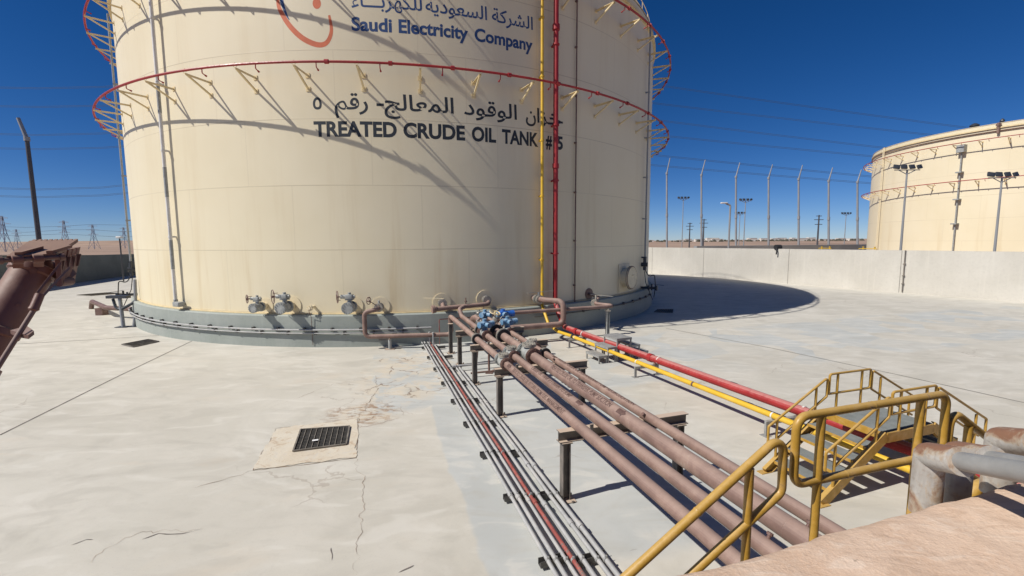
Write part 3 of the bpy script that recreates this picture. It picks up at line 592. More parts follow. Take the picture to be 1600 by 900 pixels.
# ------------------------------------------------------------------ fittings on the main tank shell (each its own thing, local x = outward)
def wheel(mb, c, axis, R, spokes=3, r=.016):
    c = Vector(c); A = Vector(axis).normalized(); u = A.orthogonal().normalized(); w = A.cross(u)
    mb.ring(c, A, R, r, 28, 8); mb.cyl(c - A * .03, c + A * .03, .03, 10)
    for i in range(spokes):
        a = 2 * math.pi * i / spokes + .5; mb.cyl(c, c + (u * math.cos(a) + w * math.sin(a)) * R, r * .8, 6)
    mb.cyl(c + u * R, c + u * R - A * .10, r * .8, 6)
def gate_valve(ang, z, label, size=1.0, proj=.52, wheel_r=.13, wtilt=0.0):
    t = thing('gate_valve', label, 'valve', T(ang, z), 'gate valves with blind ends on the tank shell', R_(ang)); k = size
    def P(name, mb, mat): return mb.build(name, mat, t, local=True)
    pd = MB().tube([(-.01, 0, 0), (.018, 0, 0)], .27 * k, 36); P('reinforcing_pad', pd, M['cream'])
    nk = MB().cyl((0.01, 0, 0), (.2, 0, 0), .10 * k, 24); nk.cyl((.17, 0, 0), (.205, 0, 0), .165 * k, 24); P('nozzle_neck', nk, M['cream'])
    bd = MB().cyl((.21, 0, 0), (.245, 0, 0), .165 * k, 24); bd.tube([(.24, 0, 0), (.29, 0, 0), (.36, 0, 0), (.42, 0, 0), (proj - .04, 0, 0)], [.10 * k, .13 * k, .15 * k, .13 * k, .10 * k], 24)
    bd.cyl((proj - .075, 0, 0), (proj - .035, 0, 0), .165 * k, 24); bd.cyl((.36, 0, .1 * k), (.36, 0, .26 * k), .07 * k, 16, .055 * k); bd.box((.36, 0, .22 * k), (.17 * k, .22 * k, .03), bev=.008); P('valve_body', bd, M['valve'])
    fl = MB().cyl((proj - .03, 0, 0), (proj + .005, 0, 0), .165 * k, 28); fl.bolts((proj - .02, 0, 0), (1, 0, 0), .138 * k, 12, .016 * k, .10); P('blind_flange', fl, M['valve'])
    gb = MB().box((.36, 0, .30 * k), (.20 * k, .20 * k, .13 * k), bev=.02); gb.cyl((.36, -.02, .30 * k), (.36, -.24 * k, .30 * k), .06 * k, 16); gb.cyl((.36, .06, .30 * k), (.36, .15 * k, .30 * k), .05 * k, 14); gb.cyl((.36, 0, .36 * k), (.36, 0, .42 * k), .045 * k, 12); P('gearbox', gb, M['valve'])
    hw = MB(); ax = Vector((wtilt, -math.sqrt(1 - wtilt ** 2), 0)).normalized(); c = Vector((.36, -.21 * k, .30 * k)) + ax * .12; hw.cyl((.36, -.21 * k, .30 * k), c, .018, 8); wheel(hw, c, ax, wheel_r, 3, .011); P('handwheel', hw, M['brown_dark'])
    return t
gate_valve(-99.9, 1.17, 'small grey gate valve with round handwheel, leftmost of the three on the tank', .82, .56, .115, .80)
gate_valve(-96.0, 1.19, 'larger grey gate valve with tall handwheel, middle of the three on the tank', 1.0, .60, .19, .72)
gate_valve(-87.5, 1.18, 'grey gate valve with orange brown wheel, rightmost of the three on the tank', 1.0, .60, .165, .45)

t = thing('stub_nozzle', 'small capped cream stub pipe on the tank shell between two gate valves', 'pipe fitting', T(-92.9, 1.15), rz=R_(-92.9))
MB().cyl((0, 0, 0), (.32, 0, 0), .04, 14).build('stub_pipe', M['cream'], t, local=True)
MB().cyl((.24, 0, 0), (.29, 0, 0), .085, 16).bolts((.27, 0, 0), (1, 0, 0), .065, 6, .01, .08).build('flange', M['cream'], t, local=True)
MB().tube(fillet([(.3, 0, 0), (.33, 0, -.1), (.24, .01, -.25), (.22, .01, -1.08)], .08), .008, 6).build('earth_wire', M['brown_dark'], t, local=True)

t = thing('manway', 'round cream manway cover on the shaded right side of the tank', 'manway', T(-38.9, 1.58), rz=R_(-38.9))
mb = MB().box((.012, 0, 0), (.024, .98, 1.05), bev=.01); mb.build('reinforcing_plate', M['cream'], t, local=True)
mb = MB().cyl((0, 0, 0), (.30, 0, 0), .37, 36); mb.cyl((.24, 0, 0), (.29, 0, 0), .44, 36); mb.build('manway_neck', M['cream'], t, local=True)
mb = MB().cyl((.295, 0, 0), (.345, 0, 0), .44, 36); mb.bolts((.32, 0, 0), (1, 0, 0), .40, 20, .016, .11); mb.tube(fillet([(.35, -.08, .1), (.41, -.08, .1), (.41, .08, .1), (.35, .08, .1)], .03), .012, 8); mb.build('manway_cover', M['cream'], t, local=True)
MB().tube([(.285, 0, 0), (.302, 0, 0)], .452, 40).tube([(.338, 0, 0), (.349, 0, 0)], .445, 40).build('gasket', M['brown_dark'], t, local=True)
MB().cyl((.349, 0, 0), (.356, 0, 0), .415, 40).build('cover_plate', M['cream_cover'], t, local=True)

# vertical lines on the shell
def vline(name, label, cat, ang, z0, z1, off, r, mat, clips, foot=None):
    t = thing(name, label, cat, T(ang, z0, off)); t['_o'] = list(T(ang, z0, off))
    pts = [T(ang, z1, off), T(ang, z0, off)] + (foot or [])
    MB().tube(fillet(pts, r * 3), r, 14).build('pipe', mat, t)
    for zz in clips:
        q = MB().box(T(ang, zz, off / 2 - .005), (off + .02, .05, .05), (rad(ang), Vector((-math.sin(R_(ang)), math.cos(R_(ang)), 0)), Zv)); q.cyl(T(ang, zz - .025, off), T(ang, zz + .025, off), r * 1.35, 12); q.build('pipe_clip', mat, t)
    return t
vy = vline('foam_pipe', 'thin yellow foam pipe running down the tank and along the floor beside the red one', 'pipe', -60.4, 1.25, 11.8, .16, .047, M['yellow'], [2.4, 4.4, 6.1, 8.0, 9.7],
   [T(-60.9, .98, .32), Vector((1.12, 13.75, .45)), Vector((1.38, 13.35, .29)), Vector((1.66, 12.78, .29)), Vector((4.742, 4.913, .29)), Vector((6.0, 1.7, .29))])
vr = vline('fire_water_pipe', 'thick red fire water pipe running down the tank and along the floor', 'pipe', -58.2, 1.05, 11.8, .22, .080, M['red'], [2.6, 4.9, 6.6, 9.0, 10.9],
   [Vector((1.50, 14.25, .66)), Vector((1.62, 13.62, .37)), Vector((2.363, 11.752, .37)), Vector((4.394, 6.837, .37)), Vector((6.6, 1.6, .37))])
def clamp(t, p, d, r, mat, name='pipe_clamp', w=.03):
    d = Vector(d).normalized(); return MB().cyl(Vector(p) - d * w, Vector(p) + d * w, r, 18).build(name, mat, t)
yd = Vector((.3644, -.9312, 0)); rd_ = Vector((.3847, -.923, 0))
def yel(y): return Vector((1.66 + (12.78 - y) * .3915, y, .29))
def redp(y): return Vector((2.363 + (11.752 - y) * .4165, y, .37))
for y in (12.5, 9.9, 6.75, 4.0): clamp(vy, yel(y), yd, .051, M['white'], w=.012)
clamp(vy, yel(12.62), yd, .056, M['black'], w=.05); clamp(vy, yel(8.3), yd, .0482, M['stencil'], w=.02)
for y in (12.6, 9.7, 6.7, 4.0): clamp(vr, redp(y), rd_, .085, M['white'], w=.013)
for y in (12.95, 9.95): clamp(vr, redp(y), rd_, .094, M['red_deep'], 'coupling', .06)
clamp(vr, Vector((1.56, 13.93, .515)), (.12, -.63, -.29), .094, M['red_deep'], 'coupling', .06)
clamp(vr, redp(7.9), rd_, .0815, M['stencil'], 'stencil_mark', .06)
clamp(vr, T(-58.2, 5.35, .22), (0, 0, 1), .105, M['red'], 'coupling', .07); clamp(vr, T(-58.2, 9.5, .22), (0, 0, 1), .115, M['red'], 'coupling', .08)
vt = vline('thin_pipe', 'thin dark pipe running straight down the shaded side of the tank', 'pipe', -53.6, .75, 11.8, .07, .022, M['brown_dark'], [1.5, 3.0, 4.6, 6.2, 7.7, 9.2, 10.6])
vg = vline('gauge_line', 'white vertical gauge pipe with brown joints on the sunlit left of the tank', 'pipe', -116.2, 1.22, 11.8, .16, .05, M['white'], [3.2, 5.8, 7.75, 9.6], None)
mb = MB().box(T(-115.2, 1.12, .2), (.2, .32, .15), (rad(-115.2), Vector((-math.sin(R_(-115.2)), math.cos(R_(-115.2)), 0)), Zv), bev=.03); mb.cyl(T(-115.4, 1.12, 0), T(-115.4, 1.12, .2), .06, 12); mb.cyl(T(-116.2, 1.25, .16), T(-116.2, 1.05, .16), .062, 12); mb.build('drain_valve', M['valve'], vg)
for zz in (2.2, 4.4, 6.9): MB().cyl(T(-116.2, zz, .16), T(-116.2, zz + .9, .16), .0515, 12).build('worn_band', M['valve'], vg)

# instrument risers at both sides of the tank
def riser(ang, label):
    t = thing('instrument_riser', label, 'instrument', T(ang, 0, .45)); t['_o'] = list(T(ang, 0, .45)); tn = Vector((-math.sin(R_(ang)), math.cos(R_(ang)), 0))
    mb = MB().cyl(T(ang, 2.3, .14), T(ang, 11.5, .14), .035, 10)
    for zz in (3.9, 5.6, 7.2, 9.0): mb.box(T(ang, zz, .08), (.2, .06, .05), (rad(ang), tn, Zv))
    mb.build('pipe', M['pole'], t)
    mb = MB().cyl(T(ang, 1.75, .14), T(ang, 2.3, .14), .07, 14); mb.cyl(T(ang, 1.98, .0), T(ang, 1.98, .26), .09, 14); mb.box(T(ang, 2.28, .1), (.22, .10, .06), (rad(ang), tn, Zv)); mb.build('instrument_head', M['lamp'], t)
    mb = MB().tube(fillet([T(ang, 1.75, .16), T(ang, 1.45, .34), T(ang, 1.6, .55), T(ang, 1.1, .6), T(ang, .6, .55)], .12), .018, 8); mb.tube(fillet([T(ang, 1.75, .12), T(ang, 1.2, .2), T(ang, .5, .5)], .2), .014, 8); mb.build('cable', M['black'], t)
    mb = MB().cyl(T(ang, 1.0, .0), T(ang, 1.0, .62), .05, 12); mb.cyl(T(ang, 1.0, .3), T(ang, 1.0, .36), .11, 14); mb.cyl(T(ang, 1.0, .62), T(ang, 1.0, .68), .11, 14); mb.beam(T(ang, 1.17, .45) - tn * .05, T(ang, 1.12, .95), .03, .015); mb.cyl(T(ang, .9, .45), T(ang, 1.17, .45), .035, 10); mb.build('lever_valve', M['lamp'], t)
    return t
riser(-29, 'dark instrument riser with valve and cables at the shaded right edge of the tank')
riser(-143.5, 'dark instrument riser and cables at the sunlit left edge of the tank')

# conduits round the foundation ring
def band(name, label, z, off, r, a0, a1, mat, clipz=None):
    t = thing(name, label, 'conduit', T(a0, z, off)); t['_o'] = list(T(a0, z, off))
    n = int(abs(a1 - a0) * 1.2); MB().tube([T(a0 + (a1 - a0) * i / n, z, off) for i in range(n + 1)], r, 8).build('conduit_run', mat, t)
    k = int(abs(a1 - a0) / 3.6)
    for i in range(k):
        a = a0 + (i + .5) * (a1 - a0) / k; tn = Vector((-math.sin(R_(a)), math.cos(R_(a)), 0))
        MB().box(T(a, z + .01, (off + .2) / 2 + .01), (off - .19, .05, .10), (rad(a), tn, Zv)).build('conduit_bracket', M['strut'], t)
    return t
band('conduit', 'upper grey conduit curving round the grey foundation ring on black brackets', .52, .285, .026, -140, -77.2, M['conduit'])
band('conduit', 'lower pale conduit curving round the grey foundation ring under the upper one', .42, .27, .020, -140, -79, M['conduit'])
band('conduit', 'dark conduit round the shaded right part of the foundation ring', .62, .27, .02, -62, -24, M['strut'])

# ------------------------------------------------------------------ the four brown pipelines
def add_flange(t, p, d, r, mat, bolts=8, w=.022, name='flange', gap=.014):
    d = Vector(d).normalized(); p = Vector(p); mb = MB().cyl(p - d * (w + gap), p - d * gap, r, 24); mb.cyl(p + d * gap, p + d * (w + gap), r, 24); mb.cyl(p - d * gap, p + d * gap, r * .8, 20)
    mb.bolts(p, d, r * .84, bolts, r * .075, (w + gap) * 2.7); return mb.build(name, mat, t)
def pipe_text(t, body, r, p0, d, along0, length, ang, h, mat):
    V, F, x0, x1 = text_mesh(body, .012, None, 1.0, .14); d = Vector(d).normalized(); side = Zv.cross(d).normalized(); k = length / (x1 - x0)
    vs = []
    for v in V:
        a = ang + (v.y - .35) * h / .69 / r
        q = Vector(p0) + d * (along0 + (v.x - x0) * k) + (side * math.sin(a) + Zv * math.cos(a)) * (r + .0022); vs.append(q)
    return MB().add(vs, F).build('stencilled_lettering', mat, t, smooth=0)
P1z, P2z, P3z, P4z = .905, .905, .932, .905
def pipeline(label, s, z, r, start, y_start, grp='brown oil pipelines on steel supports'):
    p0 = run(s, y_start, z); t = thing('oil_pipeline', label, 'pipeline', (p0.x, p0.y, 0), grp); t['_o'] = [p0.x, p0.y, 0]
    end = run(s, 0.75 + .02, z)
    pts = [Vector(q) for q in start] + [p0, end]
    mb = MB().tube(fillet(pts, r * 2.2, 8), r, 24)
    for k, y in enumerate((3.05, 6.15, 9.05)):
        q = run(s, y + .35 * math.sin(s * 7 + k), z); mb.tube([q - PD * .007, q - PD * .003, q + PD * .003, q + PD * .007], [r * 1.001, r * 1.022, r * 1.022, r * 1.001], 24)
    mb.build('pipe', M['brown'], t); return t
A8 = T(-83.9, 1.15)
o84 = rad(-83.9)
p1 = pipeline('leftmost brown oil pipe, fed by the low pipe looping out of the tank', .728, P1z, .062,
    [A8 + o84 * .02, A8 + o84 * .55 + Vector((0, 0, -.02)), Vector((-4.11, 12.42, 1.06)), Vector((-4.11, 12.42, .37)), Vector((-1.72, 12.66, .37)), Vector((-1.76, 12.64, .88))], 12.45)
p2 = pipeline('second brown oil pipe from the left, dropping from the short header at the tank', 1.04, P2z, .062, [Vector((-1.40, 13.0, 1.12)), Vector((-1.50, 12.74, 1.08))], 12.55)
p3 = pipeline('thickest brown oil pipe, third from the left', 1.35, P3z, .085,
    [T(-61.5, 1.17, .02), T(-61.5, 1.19, .72), T(-60.2, 1.19, 1.25), T(-60.2, .50, 1.25), Vector((-1.10, 12.46, .50)), Vector((-1.12, 12.46, .85))], 12.2)
p4 = pipeline('rightmost thin brown oil pipe, bending away to the right near the tank', 1.68, P4z, .056,
    [T(-49.94, 1.14, .02), T(-50.3, 1.08, .5), Vector((2.72, 14.62, .95)), Vector((3.30, 14.22, .93)), Vector((-.85, 12.79, .905))], 12.4)
# feeds: flanges and little valves on the tank nozzles
def nozzle_fittings(t, ang, z, off, r, lever=True, pad=True):
    d = rad(ang)
    if pad: MB().tube([T(ang, z, -.01), T(ang, z, .018)], r * 4.2, 36).build('reinforcing_pad', M['cream'], t)
    add_flange(t, T(ang, z, off * .55), d, r * 2.0, M['flange']); add_flange(t, T(ang, z, off), d, r * 2.0, M['flange'])
    vb = MB().tube([T(ang, z, off * .6), T(ang, z, off * .78), T(ang, z, off * .95)], [r * 1.1, r * 1.7, r * 1.1], 18); vb.cyl(T(ang, z, off * .78), T(ang, z + r * 3.2, off * .78), r * .5, 10); vb.build('valve_body', M['valve'], t)
    if lever:
        tn = Vector((-math.sin(R_(ang)), math.cos(R_(ang)), 0)); MB().beam(T(ang, z + r * 3.2, off * .78) - tn * .4, T(ang, z + r * 3.4, off * .78) + tn * .55, .03, .015).build('lever', M['flange'], t)
nozzle_fittings(p1, -83.9, 1.15, .34, .062, lever=False)
mb = MB(); wheel(mb, T(-84.9, 1.38, .55), (1, -.3, 0), .10, 3, .01); mb.cyl(T(-84.9, 1.38, .55), T(-83.9, 1.17, .3), .012, 6); mb.build('handwheel', M['brown_dark'], p1)
nozzle_fittings(p3, -61.5, 1.17, .40, .07, pad=False)
d8 = Vector((.55, -.85, -.1)).normalized(); q8 = Vector((2.76, 14.78, .98))
MB().tube([T(-49.94, 1.14, -.01), T(-49.94, 1.14, .02)], .20, 24).build('reinforcing_pad', M['brown_dark'], p4)
for k in (-.02, .22): add_flange(p4, q8 + (Vector((2.72, 14.62, .95)) - q8).normalized() * (k * .7) + Vector((-.02, .12, .01)), Vector((2.72, 14.62, .95)) - T(-50.3, 1.08, .5), .11, M['flange'])
MB().cyl(q8, q8 + Zv * .24, .03, 8).beam(q8 + Vector((-.15, .1, .24)), q8 + Vector((.55, -.1, .20)), .04, .018).build('lever', M['flange'], p4)
# short header between two nozzles
hd = thing('pipe_header', 'short brown header pipe joining two nozzles at the foot of the tank', 'pipe', (-1.4, 13.0, 0)); hd['_o'] = [-1.4, 13.0, 0]
h0, h1 = Vector((-2.12, 12.70, 1.10)), Vector((-.66, 13.38, 1.14)); hv = (h1 - h0).normalized()
MB().tube(fillet([h0 - hv * .12, h1, T(-69.4, 1.25, .02)], .14), .066, 20).build('pipe', M['brown'], hd)
MB().cyl(h0 - hv * .16, h0 - hv * .10, .115, 24).cyl(h0 - hv * .10, h0 - hv * .05, .105, 24).build('end_cap', M['brown'], hd)
MB().tube([T(-75.6, 1.21, 0), T(-75.6, 1.18, .25), h0 + hv * .18], .062, 18).build('branch_pipe', M['brown'], hd)
for a, z in ((-75.6, 1.21), (-69.4, 1.25)):
    MB().tube([T(a, z, -.01), T(a, z, .02)], .265, 36).build('reinforcing_pad', M['cream'], hd)
    add_flange(hd, T(a, z - .01, .14), rad(a), .13, M['flange']); add_flange(hd, T(a, z - .01, .24), rad(a), .13, M['flange'])
mb = MB(); c = T(-75.6, 1.34, .2); mb.cyl(c - Zv * .1, c, .02, 8); mb.beam(c + Vector((-.55, .02, .02)), c + Vector((.05, 0, 0)), .022, .012); mb.build('lever', M['cream'], hd)
c = h0 + hv * .85; MB().cyl(c, c + Zv * .25, .016, 8).cyl(c + Zv * .12, c + Zv * .16, .035, 8).build('vent_valve', M['brown_dark'], hd)
c = T(-69.7, 1.05, .1); MB().cyl(c, Vector((c.x, c.y - .1, .7)), .012, 6).build('drain_tube', M['brown_dark'], hd)

# stencils
def stencil(t, s, z, r, y0, body, length, ang, h, arrow=None):
    pipe_text(t, body, r, run(s, y0, z), PD, 0, length, ang, h, M['stencil'])
    if arrow is not None:
        mb = MB(); d = PD; side = Zv.cross(d).normalized(); p = run(s, y0, z); n = 6
        for (k0, k1, w0, w1) in ((0, .10, .5, .5), (.10, .17, .8, .05)):
            vs = []
            for k, w in ((k0, w0), (k1, w1)):
                for j in range(n + 1):
                    a = ang + (j / n - .5) * 2 * w * h / r; vs.append(p + d * (arrow + k) + (side * math.sin(a) + Zv * math.cos(a)) * (r + .0022))
            mb.add(vs, [(j, j + 1, n + 2 + j, n + 1 + j) for j in range(n)])
        mb.build('flow_arrow', M['stencil'], t, smooth=0)
stencil(p1, .728, P1z, .062, 7.1, 'TREATED CRUDE OIL RETURN FROM FUEL MANAGEMENT', 1.95, -.72, .060, -.28)
stencil(p2, 1.04, P2z, .062, 7.15, 'CRUDE OIL TANK # 5 DRAIN TO SUMP', 1.45, -.35, .055, 1.62)
stencil(p3, 1.35, P3z, .085, 7.1, 'TREATED CRUDE OIL TO TRANSFER PUMP SUCTION', 1.85, -.55, .070, 2.0)
stencil(p4, 1.68, P4z, .056, 7.7, 'TREATED CRUDE OIL FORWARDING PUMP RECIRCULATION', 2.35, -.12, .052, -.22)

# in-line check valves with round bolted covers, standing in the pipelines
def check_valve(s, y, z, r, label, k=1.0):
    p = run(s, y, z); t = thing('check_valve', label, 'valve', (p.x, p.y, 0), 'flanged check valves in the brown pipelines'); t['_o'] = [p.x, p.y, 0]; L = r * 2.9
    MB().tube([p - PD * L, p - PD * L * .5, p, p + PD * L * .5, p + PD * L], [r * 1.1, r * 1.4, r * 1.6, r * 1.4, r * 1.1], 22).cyl(p, p + Zv * r * 1.75, r * 1.1, 22).build('valve_body', M['valve'], t)
    c = p + Zv * r * 1.8; MB().cyl(c - Zv * .018, c + Zv * .006, r * 1.55, 26).cyl(c + Zv * .010, c + Zv * .030, r * 1.55, 26).bolts(c + Zv * .022, (0, 0, 1), r * 1.28, 12, r * .15, .055).build('bolted_cover', M['flange'], t)
    for sg in (-1, 1): add_flange(t, p + PD * sg * L, PD, r * 1.75, M['valve'] if sg < 0 else M['brown_dark'], 10)
    MB().cyl(p + PD * (L + .02), p + PD * (L + .035), r * 1.68, 24).build('gasket', M['black'], t)
check_valve(.728, 7.72, P1z, .062, 'grey check valve on the leftmost brown pipe')
check_valve(1.04, 8.25, P2z, .062, 'grey check valve on the second brown pipe')
check_valve(1.35, 8.2, P3z, .085, 'largest grey check valve, on the thick third brown pipe')
check_valve(1.68, 8.9, P4z, .056, 'pale check valve half hidden on the rightmost brown pipe')
for t_, s, z, r, ys in ((p1, .728, P1z, .062, (9.6,)), (p3, 1.35, P3z, .085, (10.3, 9.75)), (p4, 1.68, P4z, .056, (10.6, 8.3)), (p2, 1.04, P2z, .062, (10.6,))):
    for y in ys: add_flange(t_, run(s, y, z), PD, r * 1.95, M['flange'], 8); MB().cyl(run(s, y, z) + PD * .045, run(s, y, z) + PD * .06, r * 1.85, 22).build('gasket', M['black'], t_)
for t_, s, z, r, y in ((p4, 1.68, P4z, .056, 7.75), (p4, 1.68, P4z, .056, 5.2), (p2, 1.04, P2z, .062, 2.9), (p3, 1.35, P3z, .085, 2.95)):
    q = run(s, y, z) ; sd = -PX if y > 4 else PX * .3
    MB().cyl(q, q + (sd * .5 + Zv * .3).normalized() * (r + .03), .013, 10).cyl(q + (sd * .5 + Zv * .3).normalized() * (r + .022), q + (sd * .5 + Zv * .3).normalized() * (r + .04), .022, 10).build('drain_cock', M['brown_dark'], t_)

# blue motor operated valves
def mov(s, y, z, r, label, lift, deep=False, yaw=0.0, k=1.0):
    p = run(s, y, z); t = thing('motor_valve', label, 'valve', (p.x, p.y, 0), 'blue motor operated valves'); t['_o'] = [p.x, p.y, 0]
    MB().tube([p - PD * .22, p - PD * .1, p, p + PD * .1, p + PD * .22], [r * 1.1, r * 1.7, r * 1.9, r * 1.7, r * 1.1], 20).cyl(p, p + Zv * (lift - .06), r * .9, 14).build('valve_body', M['valve'], t)
    for sg in (-1, 1): add_flange(t, p + PD * sg * .22, PD, r * 2.0, M['brown_dark'], 8)
    c = p + Zv * lift; X = (Matrix.Rotation(yaw, 3, 'Z') @ PX); Y = Zv.cross(X); b1 = M['blue_deep'] if deep else M['blue']
    MB().box(c, (.19 * k, .16 * k, .16 * k), (X, Y, Zv), bev=.035).cyl(c - Zv * .13, c - Zv * .05, .075 * k, 16).cyl(c + Zv * .06, c + Zv * .13, .05 * k, 14).build('actuator_housing', b1, t)
    MB().cyl(c + X * .08, c + X * .24 * k, .068 * k, 18).cyl(c + X * .20 * k, c + X * .27 * k, .075 * k, 18).build('motor', b1, t)
    MB().cyl(c - X * .08, c - X * .16 * k, .07 * k, 18).cyl(c - X * .15 * k, c - X * .17 * k, .078 * k, 18).build('terminal_cover', M['blue'], t)
    MB().cyl(c - Y * .06, c - Y * .19 * k, .058 * k, 16).cyl(c - Y * .17 * k, c - Y * .20 * k, .066 * k, 16).build('display_cover', M['blue'], t)
    mb = MB(); wheel(mb, c + Y * .2 + Zv * .02, Y, .09 * k, 3, .009); mb.cyl(c + Y * .05, c + Y * .2, .02, 8); mb.build('handwheel', M['flange'], t)
    MB().tube(fillet([c - X * .12 - Zv * .05, c - X * .16 - Zv * .2, p - PX * .16 - Zv * .3, Vector((p.x - .2, p.y, .1))], .06), .014, 8).build('cable', M['brown_dark'], t)
mov(1.03, 10.1, P2z, .062, 'pale blue motor valve on the second brown pipe, nearest to the leftmost pipe', .22, yaw=.4, k=.92)
mov(1.37, 11.35, P3z, .066, 'light blue motor valve farthest back, behind the pale one on the second pipe', .22, yaw=.7, k=.92)
mov(1.66, 10.45, P4z, .056, 'blue motor valve on the rightmost pipe, left of the deep blue one', .22, yaw=.2, k=.92)
mov(1.80, 11.25, P4z, .056, 'deep blue motor valve, rightmost of the group', .27, True, yaw=.1, k=1.1)
t = thing('small_valve', 'brass coloured small hand valve standing between the blue motor valves', 'valve', (run(1.50, 10.9, 0))); t['_o'] = list(run(1.50, 10.9, 0))
q = run(1.50, 10.9, 1.0); MB().cyl(q, q + Zv * .25, .02, 8).box(q + Zv * .1, (.12, .12, .14), bev=.03).build('valve_body', M['flange'], t); mb = MB(); wheel(mb, q + Zv * .27, (.3, -.2, 1), .13, 3, .012); mb.build('handwheel', M['cream_yel'], t)

# pipe supports: steel goal frames
SUP = [4.99, 7.53, 9.3, 10.8, 11.95]
lab = ['nearest steel goal frame under the four brown pipes', 'second nearest steel goal frame under the brown pipes, by the check valves', 'third steel goal frame under the brown pipes', 'fourth steel goal frame under the brown pipes, by the blue valves', 'farthest steel goal frame under the brown pipes, at the tank foot']
for y, lb in zip(SUP, lab):
    a = run(.60, y, 0); b_ = a + PX * 1.56; b_.z = 0; t = thing('pipe_support', lb, 'pipe support', a, 'steel goal frames under the brown pipes'); t['_o'] = list(a)
    far = y > 11
    for q in ((a, b_) if not far else (a,)):
        MB().ibeam(Vector((q.x, q.y, .012)), Vector((q.x, q.y, .695 if not far else .80)), .095, .095, .011, PX).build('column', M['steel'], t, smooth=0)
        MB().box(Vector((q.x, q.y, .006)), (.2, .2, .012), (PX, PD, Zv)).bolts(Vector((q.x, q.y, .02)), (0, 0, 1), .11, 4, .012, .03).build('base_plate', M['steel'], t, smooth=0)
        MB().box(Vector((q.x, q.y, .702 if not far else .806)), (.13, .13, .012), (PX, PD, Zv)).build('cap_plate', M['steel'], t, smooth=0)
    if not far:
        MB().ibeam(a - PX * .09 + Zv * .776, b_ + PX * .10 + Zv * .776, .10, .13, .011).build('beam', M['steel'], t, smooth=0)
        for s in (.90, 1.52):
            q = run(s, y, .875) ; MB().box(q + PX * .0, (.04, .02, .07), (PX, PD, Zv)).build('guide_lug', M['steel'], t, smooth=0)
t = thing('pipe_post', 'single steel post carrying the bent end of the rightmost brown pipe', 'pipe support', (3.02, 14.12, 0)); t['_o'] = [3.02, 14.12, 0]
MB().ibeam((3.02, 14.12, .01), (3.02, 14.12, .78), .10, .10, .012).build('column', M['valve'], t, smooth=0); MB().box((3.02, 14.12, .80), (.16, .16, .03)).box((3.02, 14.12, .84), (.05, .14, .06)).build('saddle', M['flange'], t, smooth=0); MB().box((3.02, 14.12, .006), (.2, .2, .012)).build('base_plate', M['steel'], t, smooth=0)
t = thing('pipe_post', 'short steel post under the low brown pipe loop', 'pipe support', (-3.44, 12.46, 0)); t['_o'] = [-3.44, 12.46, 0]
MB().cyl((-3.44, 12.47, .0), (-3.44, 12.47, .30), .05, 12).build('column', M['valve'], t); MB().box((-3.44, 12.47, .29), (.05, .16, .03)).box((-3.6, 12.47, .27), (.3, .03, .03)).build('saddle', M['steel'], t, smooth=0); MB().box((-3.44, 12.47, .006), (.26, .2, .012)).build('base_plate', M['steel'], t, smooth=0)
t = thing('pipe_post', 'thin brown post under the blue motor valves', 'pipe support', run(1.12, 10.1, 0)); t['_o'] = list(run(1.12, 10.1, 0)); q = run(1.12, 10.1, 0)
MB().cyl(q, q + Zv * .84, .025, 10).build('column', M['brown_dark'], t); MB().box(q + Zv * .01, (.16, .16, .02)).build('base_plate', M['brown_dark'], t, smooth=0)
# small red instrument line in front of the foundation ring
t = thing('instrument_tube', 'thin red angled tube in front of the grey foundation ring', 'pipe', (-2.2, 12.6, 0)); t['_o'] = [-2.2, 12.6, 0]
MB().tube(fillet([T(-76.2, .05, .5), T(-76.2, .78, .5), T(-70.5, .80, .5)], .04), .014, 8).build('tube', M['conduit_red'], t)
for k, (s, y) in enumerate(((.12, 12.6), (.22, 12.55))):
    q = run(s, y, 0); tag(MB().cyl(q, q + Zv * .45, .02, 10).cyl(q + Zv * .43, q + Zv * .46, .03, 10).build('conduit_stub', M['conduit'], origin=q), ['left', 'right'][k] + ' one of two short grey conduit stubs standing at the foundation ring', 'conduit')
t = thing('spare_pipe', 'loose small brown pipe lying across the floor between the goal frames', 'pipe', run(.3, 10.6, 0)); t['_o'] = list(run(.3, 10.6, 0)); q = run(.30, 10.2, .13)
MB().tube(fillet([q, q + PX * 1.2], .05), .028, 12).build('tube', M['conduit'], t); MB().cyl(q + PX * 0.02 , q + PX * .09, .04, 12).build('coupling', M['conduit'], t)
t = thing('spare_pipe', 'lower thin brown pipe crossing the floor under the blue valves', 'pipe', run(.75, 9.7, 0)); t['_o'] = list(run(.75, 9.7, 0)); q = run(.62, 9.75, .10)
MB().tube([q, q + PX * 1.5], .022, 10).build('tube', M['brown_dark'], t); MB().cyl(q + PX * .5, q + PX * .56, .034, 10).build('coupling', M['brown_dark'], t)

